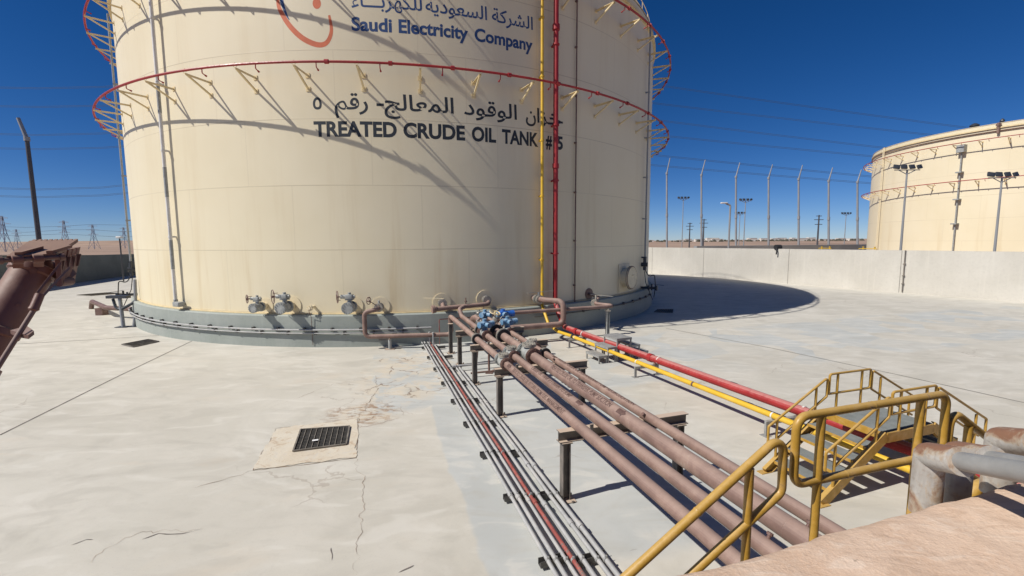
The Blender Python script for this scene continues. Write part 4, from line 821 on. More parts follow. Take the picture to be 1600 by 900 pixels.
# ------------------------------------------------------------------ conduits on strut rails
for i in range(9):
    y = 3.86 + 1.06 * i; a = run(-.135, y, .04); t = thing('strut_rail', ORD[i] + ' black strut rail from the near end under the grey conduits', 'strut rail', (a.x, a.y, 0), 'strut rails under the conduits'); t['_o'] = [a.x, a.y, 0]
    for k, (s0, s1) in enumerate(((-.135, .16), (.22, .52))):
        q = run(s0, y + (.02 if k else 0), .035); e = q + PX * (s1 - s0) * 1.0
        mb = MB().beam(q, e, .07, .006).beam(q + PD * .032 + Zv * .03, e + PD * .032 + Zv * .03, .006, .055).beam(q - PD * .032 + Zv * .03, e - PD * .032 + Zv * .03, .006, .055)
        mb.build('channel', M['strut'], t, smooth=0)
CON = [(-.055, 12.95, .020, 'conduit', 'leftmost thin grey conduit of the floor bundle'), (.02, 12.95, .022, 'conduit', 'second grey conduit from the left in the floor bundle'),
       (.115, 12.95, .018, 'conduit', 'thin grey conduit just left of the red one in the floor bundle'), (.175, 12.95, .020, 'conduit_red', 'worn red conduit running through the grey floor bundle'),
       (.265, 12.95, .022, 'conduit', 'grey conduit just right of the red one in the floor bundle'), (.40, 10.25, .022, 'conduit', 'second grey conduit from the right in the floor bundle'),
       (.475, 10.25, .024, 'conduit', 'rightmost grey conduit of the floor bundle')]
for s, y0, r, mk, lb in CON:
    o = run(s, y0, .09); t = thing('conduit', lb, 'conduit', (o.x, o.y, 0), 'conduits of the floor bundle'); t['_o'] = [o.x, o.y, 0]
    MB().tube([run(s + .004 * math.sin(k * 1.7 + s * 9), y0 + (.8 - y0) * k / 14, .068 + r + .003 * math.sin(k * 2.1 + s * 20)) for k in range(15)], r, 12).build('conduit_run', M[mk], t)
    for y in ((4.9, 7.6, 10.3) if s < .3 else (3.3, 4.65, 5.9, 8.2)):
        q = run(s, y - s * .6, .068 + r); MB().cyl(q - PD * .035, q + PD * .035, r * 1.35, 12).build('coupling', M['conduit'] if mk == 'conduit' else M[mk], t)
    for i in range(9):
        y = 3.86 + 1.06 * i
        if y < y0 - .2:
            q = run(s, y, .068 + r); MB().cyl(q - PD * .012, q + PD * .012, r * 1.2, 12).box(q + Zv * r * 1.3, (.02, .02, .02)).build('conduit_clamp', M['galv'], t)

# ------------------------------------------------------------------ low supports under the yellow and red pipes
for i, (y, lb) in enumerate(((12.55, 'farthest low galvanised bracket under the yellow and red pipes, at the tank'), (9.75, 'low galvanised bracket under the yellow and red pipes beside the step-over'), (6.72, 'low galvanised bracket under the yellow and red pipes beside the yellow stairs'), (3.9, 'low galvanised bracket under the yellow and red pipes behind the foreground pipe'))):
    a = yel(y) - PX * .16; b_ = redp(y + .12) + PX * .10; a.z = b_.z = 0
    t = thing('pipe_support', lb, 'pipe support', a, 'low brackets under the yellow and red pipes'); t['_o'] = list(a)
    for q in (a, b_): MB().beam(q + Zv * .008, q + Zv * .235, .055, .008, PX).beam(q + PD * .025 + Zv * .008, q + PD * .025 + Zv * .235, .008, .055, PX).box(q + Zv * .004, (.12, .12, .008), (PX, PD, Zv)).build('leg', M['galv'], t, smooth=0)
    X = (b_ - a).normalized(); MB().beam(a + Zv * .232, b_ + Zv * .232, .055, .008).beam(a + Zv * .21 + PD * .026, b_ + Zv * .21 + PD * .026, .008, .05).build('beam', M['galv'], t, smooth=0)
    MB().box(redp(y + .05) - Zv * .11, (.1, .06, .045), (PX, PD, Zv)).build('pipe_shoe', M['steel'], t, smooth=0)

# ------------------------------------------------------------------ galvanised step-over
so = thing('step_over', 'small galvanised stepping platform over the yellow and red pipes near the tank', 'stepping platform', (2.66, 11.35, 0)); so['_o'] = [2.66, 11.35, 0]
SO = Vector((2.68, 11.33, 0)); SX = Vector((.925, .38, 0)).normalized(); SY = Vector((-SX.y, SX.x, 0))
for off, zt, nm in ((-.62, .19, 'tread'), (-.36, .38, 'tread'), (0, .58, 'tread'), (.36, .38, 'tread'), (.62, .19, 'tread')):
    c = SO + SX * off; w = .25 if off else .44; l = .60
    mb = MB().box(c + Zv * zt, (w, l, .012), (SX, SY, Zv))
    for sg in (-1, 1): mb.box(c + SX * sg * (w / 2 - .004) + Zv * (zt - .025), (.008, l, .05), (SX, SY, Zv)); mb.box(c + SY * sg * (l / 2 - .004) + Zv * (zt - .025), (w, .008, .05), (SX, SY, Zv))
    mb.build(nm, M['galv'], so, smooth=0)
    for sx in (-1, 1):
        for sy in (-1, 1):
            q = c + SX * sx * (w / 2 - .02) + SY * sy * (l / 2 - .02); MB().beam(q + Zv * .004, q + Zv * (zt - .006), .03, .03, SX).build('leg', M['galv'], so, smooth=0)

# ------------------------------------------------------------------ yellow crossover stairs over the yellow and red pipes
CF = Vector((3.299, 5.616, 0)); CU = Vector((.951, .31, 0)).normalized(); CW = Vector((.31, -.951, 0)).normalized()
cs = thing('crossover_stairs', 'yellow steel crossover stairs with grey treads over the red and yellow pipes', 'stairs', CF); cs['_o'] = list(CF)
def cp(u, w, z): return CF + CU * u + CW * w + Zv * z
UA, UB, UE, ZP = .93, 1.76, 2.72, .705
for w in (.02, .80):
    mb = MB()
    for (q0, q1) in (((-.05, .01), (UA, ZP - .03)), ((UA, ZP - .055), (UB, ZP - .055)), ((UB, ZP - .03), (UE + .05, .01))):
        mb.beam(cp(q0[0], w, q0[1]), cp(q1[0], w, q1[1]), .018, .12)
        dv = (cp(q1[0], w, q1[1]) - cp(q0[0], w, q0[1])).normalized(); up = CW.cross(dv)
        if up.z < 0: up = -up
        sg = 1 if w < .4 else -1
        for k in (.056, -.056): mb.beam(cp(q0[0], w, q0[1]) + up * k + CW * sg * .02, cp(q1[0], w, q1[1]) + up * k + CW * sg * .02, .045, .012)
    mb.build('stringer', M['rail'], cs, smooth=0)
    MB().box(cp(-.05, w, .005), (.16, .09, .01), (CU, CW, Zv)).box(cp(UE + .05, w, .005), (.16, .09, .01), (CU, CW, Zv)).build('foot_plate', M['rail'], cs, smooth=0)
for sgn in (0, 1):
    for k in range(4):
        z = ZP * (k + 1) / 5; u = UA * (k + .75) / 5 ; u = u if sgn == 0 else UE + .03 - u
        u += .03 if sgn == 0 else -.03
        mb = MB().box(cp(u, .41, z), (.21, .72, .022), (CU, CW, Zv))
        for j in range(9): mb.box(cp(u - .09 + j * .0225, .41, z + .0125), (.004, .71, .005), (CU, CW, Zv))
        mb.build('tread', M['tread'], cs, smooth=0)
        MB().box(cp(u - (.107 if sgn == 0 else -.107), .41, z - .004), (.008, .73, .035), (CU, CW, Zv)).build('tread_nosing', M['rail'], cs, smooth=0)
mb = MB().box(cp((UA + UB) / 2, .41, ZP - .004), (UB - UA, .74, .022), (CU, CW, Zv))
for j in range(32): mb.box(cp(UA + .01 + j * (UB - UA - .02) / 31, .41, ZP + .009), (.004, .73, .006), (CU, CW, Zv))
mb.build('platform', M['tread'], cs, smooth=0)
mb = MB()
for u in (UA - .004, UB + .004): mb.box(cp(u, .41, ZP - .05), (.01, .76, .09), (CU, CW, Zv))
mb.build('platform_edge', M['rail'], cs, smooth=0)
RR = .0155
for w in (.03, .79):
    mb = MB().tube(fillet([cp(.99, w, .93), cp(.99, w, 1.20), cp(1.77, w, 1.20), cp(1.77, w, .93), cp(.99, w, .93)], .035, 5), RR, 10)
    mb.build('platform_rail', M['rail'], cs)
    for u in (1.14, 1.60): MB().cyl(cp(u, w, ZP - .06), cp(u, w, 1.19), RR, 10).build('rail_post', M['rail'], cs)
    MB().tube(fillet([cp(-.03, w, .40), cp(-.03, w, .615), cp(.955, w, 1.16), cp(.955, w, .90), cp(.10, w, .42)], .03, 5), RR, 10).build('stair_rail', M['rail'], cs)
    MB().tube(fillet([cp(UE + .12, w, .43), cp(UE + .12, w, .63), cp(1.80, w, 1.18), cp(1.80, w, .91), cp(UE - .02, w, .42)], .03, 5), RR, 10).build('stair_rail', M['rail'], cs)
    for u, z0, z1 in ((.11, .08, .68), (.76, .56, 1.04), (UE - .10, .10, .72), (1.98, .54, 1.06)): MB().cyl(cp(u, w, z0), cp(u, w, z1), RR, 10).build('rail_post', M['rail'], cs)

# ------------------------------------------------------------------ yellow crossover at the near wall (foreground rails)
KO = Vector((1.31, 1.98, 0)); KU = Vector((math.cos(R_(17.2)), math.sin(R_(17.2)), 0)); KW = Vector((KU.y, -KU.x, 0))
kx = thing('crossover_stairs', 'large yellow tubular handrail crossover in the foreground over the brown pipes', 'stairs', KO); kx['_o'] = list(KO)
def kp(u, w, z): return KO + KU * u + KW * w + Zv * z
R2 = .0190
for w in (0.0, .62):
    MB().tube(fillet([kp(-.025, w, 2.0), kp(-.025, w, 2.20), kp(.985, w, 2.20), kp(.985, w, 1.875), kp(-.025, w, 1.875), kp(-.025, w, 2.02)], .06, 7), R2, 16).build('platform_rail', M['rail'], kx)
    for u in (.123, .79): MB().cyl(kp(u, w, 1.2), kp(u, w, 2.19), R2, 14).build('rail_post', M['rail'], kx)
    MB().tube(fillet([kp(-2.1, w, .70), kp(-2.1, w, .88), kp(-.886, w, 1.634), kp(-.098, w, 2.135), kp(-.090, w, 1.855), kp(-.44, w, 1.645), kp(-2.0, w, .68)], .05, 7), R2, 16).build('stair_rail', M['rail'], kx)
    MB().tube(fillet([kp(2.9, w, .75), kp(2.9, w, .96), kp(1.03, w, 2.11), kp(1.02, w, 1.85), kp(2.8, w, .74)], .05, 7), R2, 16).build('stair_rail', M['rail'], kx)
    for u, z0, z1 in ((-.281, 1.15, 2.0), (-1.7, .2, 1.1), (1.185, 1.15, 2.0), (2.55, .2, 1.15)): MB().cyl(kp(u, w, z0), kp(u, w, z1), R2, 14).build('rail_post', M['rail'], kx)
    mb = MB()
    for q0, q1 in (((-1.95, 0.06), (-.03, 1.25)), ((-.03, 1.22), (1.0, 1.22)), ((1.0, 1.25), (2.8, .06))): mb.beam(kp(q0[0], w, q0[1]), kp(q1[0], w, q1[1]), .02, .16)
    mb.build('stringer', M['rail'], kx, smooth=0)
    for q, dd in ((kp(.45, w, 2.20), KU), (kp(.3, w, 1.875), KU), (kp(-.55, w, 1.848), (kp(-.098, w, 2.135) - kp(-.886, w, 1.634)).normalized())): MB().tube([q - dd * .006, q - dd * .002, q + dd * .002, q + dd * .006], [R2, R2 * 1.07, R2 * 1.07, R2], 16).build('weld_bead', M['rail'], kx)
MB().box(kp(.485, .31, 1.27), (1.03, .6, .03), (KU, KW, Zv)).build('platform', M['tread'], kx, smooth=0)
for k in range(6):
    for u in (-1.8 + k * .30, 2.65 - k * .28): MB().box(kp(u, .31, .18 + k * .182), (.24, .6, .03), (KU, KW, Zv)).build('tread', M['tread'], kx, smooth=0)

# ------------------------------------------------------------------ galvanised pipes with rusty elbows crossing the near wall
def wq(a, nd, z): return WN * nd + WT * a + Zv * z
def galv_pipe(a, zc, back, label, r=.0225, ro=.0335, drop=.16):
    t = thing('crossing_pipe', label, 'pipe', wq(a, .78, 0), 'galvanised pipes crossing the near wall'); t['_o'] = list(wq(a, .78, 0))
    top = wq(a, .76, zc); d = (wq(a + back[0], back[1], back[2]) - top).normalized()
    MB().tube(fillet([top - Zv * drop, top, top + d * .105], .007, 3), ro, 28).cyl(top + d * .10, top + d * .112, ro * 1.05, 24).build('elbow', M['galv_rust'], t)
    MB().cyl(top + d * .08, top + d * 1.1, r, 24).build('pipe', M['galv'], t)
    MB().cyl(top - Zv * (drop + .5), top - Zv * drop, r, 20).build('down_pipe', M['galv_rust'], t)
galv_pipe(1.395, 2.428, (-.165, .45, 2.55), 'galvanised pipe with rust stained elbow, nearest in the right foreground')
galv_pipe(1.512, 2.415, (-.165, .45, 2.53), 'second galvanised crossing pipe, its rusty elbow half hidden behind the nearest one')
galv_pipe(1.70, 2.428, (-.165, .45, 2.55), 'galvanised crossing pipe with rusty sleeve at the right edge of the picture', ro=.036)

# ------------------------------------------------------------------ fire monitor in the left foreground
fm = thing('fire_monitor', 'weathered brown fire monitor barrel with toothed deflector jaws in the left foreground', 'fire monitor', rng(-60, 640, 1.0)); fm['_o'] = list(fm.location)
Bt = rng(56, 417, 1.03); Bb = rng(-42, 572, 1.0); bd_ = (Bt - Bb).normalized()
view = ray(60, 430).normalized(); bs = bd_.cross(view).normalized()      # sideways (right in view)
if bs.x < 0: bs = -bs
BR = .0255
MB().tube([Bb, Bt - bd_ * .0145, Bt - bd_ * .014, Bt - bd_ * .012, Bt - bd_ * .002, Bt], [BR, BR, BR + .001, BR + .0032, BR + .0032, BR + .001], 56).build('barrel', M['monitor'], fm)
MB().tube([Bb + bd_ * .045, Bb + bd_ * .047, Bb + bd_ * .056, Bb + bd_ * .058], [BR + .0005, BR + .003, BR + .003, BR + .0005], 56).build('collar', M['monitor'], fm)
MB().tube([Bt - bd_ * .001, Bt + bd_ * .010, Bt + bd_ * .018 + bs * .006], [BR * .93, BR * .82, BR * .55], 48).build('neck', M['brown_dark'], fm)
MB().cyl(Bt - view * .027 - bd_ * .007, Bt - view * .0315 - bd_ * .007, .0042, 14).cyl(Bt - view * .0315 - bd_ * .007, Bt - view * .033 - bd_ * .007, .0022, 10).build('bolt', M['monitor'], fm)
q = Bt - bd_ * .062 + bs * .006; MB().cyl(q - view * .024, q - view * .0268, .0026, 10).build('bolt', M['monitor'], fm)
# upper jaw: one plate with rows of teeth along its far edge, hinged on a pin at its near edge
c0, c1, c2, c3 = rng(10, 400, .945), rng(87, 396, .955), rng(119, 375, 1.03), rng(46, 376, 1.02)
nn = (c1 - c0).cross(c3 - c0).normalized(); nn = nn if nn.z > 0 else -nn; e_ = (c1 - c0).normalized(); f_ = (c2 - c1).normalized()
mb = MB(); W = (c1 - c0).length; top = [c0 + (c1 - c0) * .0, c1, c2]
eN = 9; edge = []
for i in range(eN):           # toothed far edge traced as one outline, so plate and teeth are a single sheet of steel
    a = c2 + (c3 - c2) * (i / eN); b_ = c2 + (c3 - c2) * ((i + .66) / eN); d = c2 + (c3 - c2) * ((i + 1) / eN)
    edge += [a + f_ * .008, b_ + f_ * .008, b_, d]
mb.slab([c0, c1] + edge, -nn, .0055); mb.build('upper_jaw', M['monitor'], fm, smooth=0)
for k in (.16, .80):          # hinge lugs: low gussets welded on the plate
    q = c0 + (c1 - c0) * k + nn * .0002; mb = MB()
    mb.slab([q, q + e_ * .007, q + e_ * .020 + f_ * .03, q + e_ * .014 + f_ * .03], nn, .0045); mb.build('gusset', M['monitor'], fm, smooth=0)
pn = -nn * .006
MB().cyl(c0 - e_ * .006 + pn, c1 + e_ * .006 + pn, .0034, 16).cyl(c0 - e_ * .009 + pn, c0 - e_ * .004 + pn, .0055, 14).cyl(c1 + e_ * .004 + pn, c1 + e_ * .009 + pn, .0055, 14).build('hinge_pin', M['brown_dark'], fm)
for k in (.20, .62): q = c0 + (c1 - c0) * k + pn; MB().tube([q - e_ * .006, q - e_ * .005, q + e_ * .005, q + e_ * .006], [.0052, .0066, .0066, .0052], 18).beam(q, q - nn * .010 + view * .02, .011, .006).build('hinge_knuckle', M['monitor'], fm)
# lower jaw: a second toothed plate seen on its inner side
d0, d1, d2, d3 = rng(90, 405, .99), rng(97, 447, .99), rng(117, 438, 1.07), rng(126, 396, 1.07)
n2 = (d1 - d0).cross(d3 - d0).normalized(); n2 = n2 if n2.dot(view) < 0 else -n2; u_ = (d3 - d2).normalized()
edge = []
for i in range(5):
    a = d0 + (d3 - d0) * (i / 5); b_ = d0 + (d3 - d0) * ((i + .62) / 5); d = d0 + (d3 - d0) * ((i + 1) / 5); edge += [a + u_ * .012, b_ + u_ * .012, b_, d]
MB().slab(edge + [d2, d1], -n2, .006).build('lower_jaw', M['monitor'], fm, smooth=0)
for i in range(4):
    q = d0 + (d3 - d0) * ((i + .6) / 4.4) + n2 * .0002; ee = (d3 - d0).normalized(); MB().slab([q, q + ee * .003, q + ee * .003 - u_ * .020, q - u_ * .020], n2, .005).build('rib', M['brown_dark'], fm, smooth=0)
MB().tube([rng(84, 424, 1.05), rng(97, 428, 1.04), rng(110, 436, 1.04)], [.019, .017, .012], 24).cyl(rng(92, 441, 1.0), rng(110, 439, 1.02), .007, 14).build('jaw_joint', M['brown_dark'], fm)
# control rod: rod, turnbuckle, forked end, guide bracket on the barrel
ra, rb = rng(-45, 640, .88), rng(55, 481, .90); rc = rng(100, 416, .93); e0 = rng(62, 461, .905)
MB().cyl(ra, rb, .0031, 16).build('control_rod', M['brown'], fm)
MB().tube([rng(51, 486, .90), rng(52.5, 483, .90), rng(54, 480, .90), rng(62.5, 460, .905)], [.0036, .0060, .0052, .0052], 18).build('turnbuckle', M['monitor'], fm)
sd = (rc - e0).normalized().cross(view).normalized()
for sg in (-1, 1): MB().beam(e0 + sd * sg * .0035, rc + sd * sg * .0055, .0026, .009, view).build('rod_fork', M['brown'] if sg < 0 else M['monitor'], fm, smooth=0)
MB().slab([rng(16, 516, .955), rng(42, 509, .93), rng(53, 517, .885), rng(44, 524, .88), rng(26, 521, .90)], (0, 0, -1), .005).build('rod_guide', M['brown_dark'], fm, smooth=0)
p_ = Bb; MB().tube([p_, p_ - bd_ * .1, Vector((p_.x - .1, p_.y - .05, 2.65)), Vector((p_.x - .1, p_.y - .05, 0))], .030, 24).build('stand_pipe', M['monitor'], fm)

# ------------------------------------------------------------------ drains
def drain(label, q, pad=None, bars=8):
    c = sum((Vector((*p, 0)) for p in q), Vector()) / 4; t = thing('floor_drain', label, 'drain', c, 'grated floor drains'); t['_o'] = list(c)
    A, B, C, D = [Vector((*p, 0)) for p in q]
    if pad:
        edge = []
        for i, p in enumerate(pad):
            p = Vector((*p, .007)); q = Vector((*pad[(i + 1) % 4], .007)); nn = Zv.cross(q - p).normalized()
            for k in range(24): v = p + (q - p) * (k / 24); edge.append(v + nn * (noise.noise(v * 4) * .045 + noise.noise(v * 13) * .025))
        MB().add(edge, [tuple(range(len(edge)))]).build('mortar_collar', M['pad'], t, smooth=0)
    MB().add([p + Zv * .014 for p in (A, B, C, D)], [(0, 1, 2, 3)]).build('sump', M['void'], t, smooth=0)
    mb = MB()
    for a, b_ in ((A, B), (B, C), (C, D), (D, A)): mb.beam(a + Zv * .022, b_ + Zv * .022, .022, .02)
    for i in range(1, bars + 1):
        k = i / (bars + 1); mb.beam(A + (D - A) * k + Zv * .020, B + (C - B) * k + Zv * .020, .009, .016)
    for k in [j / 14 for j in range(1, 14)]: mb.beam(A + (B - A) * k + Zv * .0165, D + (C - D) * k + Zv * .0165, .004, .005)
    mb.build('grate', M['grate_bar'], t, smooth=0); return t
d1_ = drain('grated floor drain with cracked sandy mortar surround in the left foreground', [(-3.16, 6.217), (-3.399, 6.97), (-2.661, 7.09), (-2.475, 6.432)], [(-3.45, 5.72), (-3.83, 7.05), (-2.64, 7.44), (-2.20, 6.05)])
tag(MB().box(Vector((-2.98, 6.54, .036)), (.085, .05, .004), (PX, PD, Zv)).build('paper_scrap', M['paper'], origin=(-2.98, 6.54, .036), smooth=0), 'scrap of white paper lying on the drain grate', 'paper')
drain('grated floor drain left of the tank, far left on the sunlit floor', [(-11.635, 13.216), (-11.39, 13.911), (-10.816, 13.60), (-10.995, 12.87)])
drain('grated floor drain in the dark shadow right of the tank', [(5.939, 18.701), (6.30, 19.392), (6.979, 19.366), (6.645, 18.503)])
drain('grated floor drain near the left bund wall', [(-25.6, 26.4), (-24.9, 27.6), (-23.6, 27.2), (-24.4, 26.0)])

# low brown pipe left of the tank with two posts
t = thing('drain_pipe', 'low brown drain pipe coming out of the tank at the far left', 'pipe', (-14.5, 18.6, 0)); t['_o'] = [-14.5, 18.6, 0]
A = T(-143, .62, .15); A.z = .42; MB().tube(fillet([A, Vector((-16.6, 18.3, .40)), Vector((-19.2, 20.5, .38)), Vector((-19.6, 20.85, .02))], .3), .095, 16).build('pipe', M['brown_dark'], t)
MB().box(Vector((-17.4, 18.97, .15)), (.3, .3, .3)).build('pipe_shoe', M['brown_dark'], t, smooth=0)
t = thing('pipe_stand', 'thin dark T-shaped stand beside the far left edge of the tank', 'stand', (-14.06, 16.12, 0)); t['_o'] = [-14.06, 16.12, 0]
MB().cyl((-14.06, 16.12, 0), (-14.25, 16.3, 1.05), .06, 10).build('post', M['pole'], t); MB().box((-14.3, 16.3, 1.08), (.75, .2, .1)).tube(fillet([(-14.5, 16.3, 1.0), (-14.3, 16.2, .55), (-13.7, 16.3, .9)], .2), .05, 8).build('cross_arm', M['lamp'], t, smooth=0); MB().box((-14.06, 16.12, .01), (.4, .3, .02)).build('base_plate', M['lamp'], t, smooth=0)
t = thing('pipe_stand', 'second thin dark stand right at the far left edge of the tank', 'stand', (-13.75, 16.2, 0)); t['_o'] = [-13.75, 16.2, 0]
MB().tube([(-13.75, 16.2, 0), (-13.7, 16.3, .7), (-13.72, 16.4, 1.7)], .05, 10).build('post', M['pole'], t); MB().box((-13.75, 16.2, .01), (.35, .25, .02)).build('base_plate', M['lamp'], t, smooth=0)

# ------------------------------------------------------------------ beyond the walls: poles, lamps, lines, far buildings
POLES = [((23.939, 70, 2.04), (23.6, 70, 13.07), (24.037, 70, 15.35)), ((29.27, 70, 2.01), (28.87, 70, 12.8), (29.38, 70, 15.03)), ((34.6, 70, 1.97), (34.13, 70, 12.5), (34.63, 70, 14.62)), ((39.63, 70, 2.0), (39.1, 70, 12.3), (39.6, 70, 14.3)),
         ((44.27, 70, 2.0), (43.67, 70, 12.1), (44.15, 70, 14.18)), ((48.9, 70, 2.0), (48.26, 70, 11.8), (48.74, 70, 13.78)), ((53.36, 70, 1.95), (52.65, 70, 11.6), (53.13, 70, 13.46))]
for i, (a, b_, c) in enumerate(POLES):
    base = Vector((a[0] + (a[0] - b_[0]) * .18, 70, 0)); b_ = Vector(b_); t = thing('fence_pole', ORD[i] + ' from the left of the tall bent-top grey poles right of the tank', 'pole', base, 'tall bent-top poles beyond the right wall'); t['_o'] = list(base)
    MB().cyl(base, b_, .165, 10, .125).build('post', M['pole'], t); MB().cyl(b_, c, .105, 8, .07).cyl(b_ - Zv * .15, b_ + Zv * .15, .18, 10).build('bent_arm', M['pole'], t); m_ = base + (b_ - base) * .52; MB().cyl(m_ - Zv * .25, m_ + Zv * .25, .19, 10).build('sleeve_joint', M['pole'], t)
b_ = Vector((-46.834, 45, 13.14)); base = Vector((-46.75, 45, 0)); t = thing('fence_pole', 'tall dark bent-top pole standing alone left of the tank', 'pole', base); t['_o'] = list(base)
MB().cyl(base, b_, .22, 12, .17).build('post', M['dark_pole'], t); MB().cyl(b_, (-47.45, 45, 15.1), .17, 10, .15).cyl(b_ - Zv * .2, b_ + Zv * .2, .24, 12).build('bent_arm', M['pole'], t)
t = thing('fence_pole', 'dark pole cut by the left edge of the picture', 'pole', (-54.2, 45, 0)); t['_o'] = [-54.2, 45, 0]
MB().cyl((-54.2, 45, 0), (-54.6, 45, 13), .3, 12, .24).build('post', M['dark_pole'], t); MB().cyl((-54.6, 45, 13), (-55.3, 45, 15), .25, 10, .22).build('bent_arm', M['pole'], t)
def mast(x, y, z, k, label, tilt=1):
    t = thing('floodlight_mast', label, 'floodlight', (x, y, 0), 'floodlight masts beyond the right wall'); t['_o'] = [x, y, 0]
    MB().cyl((x, y, 0), (x, y, z), .095 * k, 10, .055 * k).build('mast', M['pole'], t)
    MB().beam((x - .95 * k, y, z + .02), (x + .95 * k, y, z + .02), .07 * k, .06 * k).tube([(x - .6 * k, y, z), (x, y, z - .3 * k), (x + .6 * k, y, z)], .03 * k, 6).build('cross_arm', M['pole'], t, smooth=0)
    for i, ox in enumerate((-.85, -.3, .3, .85)):
        a = R_((-28, -10, 12, 30)[i]); X = Vector((math.cos(a), math.sin(a) * .5, math.sin(a) * .35)); Y = Vector((.25 * (1 if i > 1 else -1), .35, .9)); Z_ = X.cross(Y).normalized(); Y = Z_.cross(X)
        h = MB().box((x + ox * k, y - .05, z + .25 * k), (.42 * k, .34 * k, .12 * k), (X.normalized(), Y, Z_), bev=.03 * k).build('lamp_head', M['lamp'], t)
    return t
mast(18.75, 50, 7.45, .62, 'floodlight mast between the first and second tall bent poles')
mast(28.1, 55, 7.6, .75, 'tallest middle floodlight mast beside the third bent pole')
mast(37.5, 75, 7.2, .85, 'small floodlight mast just left of the taller middle one')
mast(58.6, 80, 7.3, .85, 'small distant floodlight mast close to the second tank')
mast(23.6, 27.5, 7.05, .80, 'floodlight mast with four lamps in front of the second tank, left one')
mast(25.15, 23.6, 6.05, .74, 'floodlight mast with four lamps in front of the second tank, right one')
t = thing('street_lamp', 'curved single-arm street lamp between the tall bent poles', 'street lamp', (23.9, 50, 0)); t['_o'] = [23.9, 50, 0]
MB().tube(fillet([(23.9, 50, 0), (23.9, 50, 6.75), (23.4, 50, 6.95)], .2), .10, 8).build('post', M['pole'], t); MB().box((23.2, 50, 7.0), (.7, .3, .14), bev=.05).build('lamp_head', M['white'], t)
t = thing('street_lamp', 'small dark lamp post behind the shaded left wall', 'street lamp', (-31.03, 36, 0)); t['_o'] = [-31.03, 36, 0]
MB().cyl((-31.03, 36, 0), (-31.03, 36, 3.4), .05, 8).build('post', M['dark_pole'], t); MB().box((-31.03, 36, 3.5), (.42, .3, .16), bev=.05).build('lamp_head', M['white'], t)
def dist_pole(x, y, z, label):
    t = thing('power_pole', label, 'power pole', (x, y, 0), 'distant three-armed power poles'); t['_o'] = [x, y, 0]
    MB().cyl((x, y, 0), (x, y, z), .30, 8, .2).build('post', M['dark_pole'], t); mb = MB()
    for k, w in ((.97, .9), (.86, 1.5), (.72, 1.2)): mb.beam((x - w, y, z * k), (x + w, y, z * k), .2, .2)
    mb.build('cross_arm', M['dark_pole'], t, smooth=0)
dist_pole(70.4, 180, 9.8, 'distant power pole with short arms, leftmost of three'); dist_pole(67.45, 160, 10.3, 'distant power pole with short arms, middle of three'); dist_pole(101, 150, 10.9, 'distant power pole with short arms, near the second tank')
def pylon(x, y, h, w, label, faint=False):
    t = thing('pylon', label, 'pylon', (x, y, 0), 'lattice pylons on the left horizon'); t['_o'] = [x, y, 0]; th = .15; w *= .42
    mb = MB(); lv = [(0, w), (.3 * h, w * .62), (.55 * h, w * .34), (.8 * h, w * .2), (h, w * .12)]
    for (z0, w0), (z1, w1) in zip(lv[:-1], lv[1:]):
        for sx, sy in ((-1, -1), (1, -1), (1, 1), (-1, 1)): mb.beam((x + sx * w0 / 2, y + sy * w0 / 2, z0), (x + sx * w1 / 2, y + sy * w1 / 2, z1), th, th)
        for sy in (-1, 1):
            mb.beam((x - w0 / 2, y + sy * w0 / 2, z0), (x + w1 / 2, y + sy * w1 / 2, z1), th * .7, th * .7); mb.beam((x + w0 / 2, y + sy * w0 / 2, z0), (x - w1 / 2, y + sy * w1 / 2, z1), th * .7, th * .7)
    mb.build('lattice_tower', M['lattice'], t, smooth=0); mb = MB()
    for k, aw in ((.94, .7), (.78, .95), (.60, .8)): mb.beam((x - aw * w, y, h * k), (x + aw * w, y, h * k), th * 1.2, th * 1.2); mb.beam((x - aw * w, y, h * k), (x, y, h * k + .04 * h), th * .7, th * .7); mb.beam((x + aw * w, y, h * k), (x, y, h * k + .04 * h), th * .7, th * .7)
    mb.build('cross_arm', M['lattice'], t, smooth=0)
pylon(-214, 218, 14.2, 8, 'lattice pylon just right of the dark bent pole on the left horizon'); pylon(-239, 260, 13.9, 9, 'lattice pylon midway between the bent pole and the tank on the left horizon'); pylon(-247, 290, 13.4, 8.5, 'small lattice pylon next to the left edge of the tank'); pylon(-203, 182, 14.3, 8, 'largest lattice pylon at the very left edge of the picture'); pylon(-348, 320, 13.6, 9, 'faint lattice pylon left of the dark bent pole')

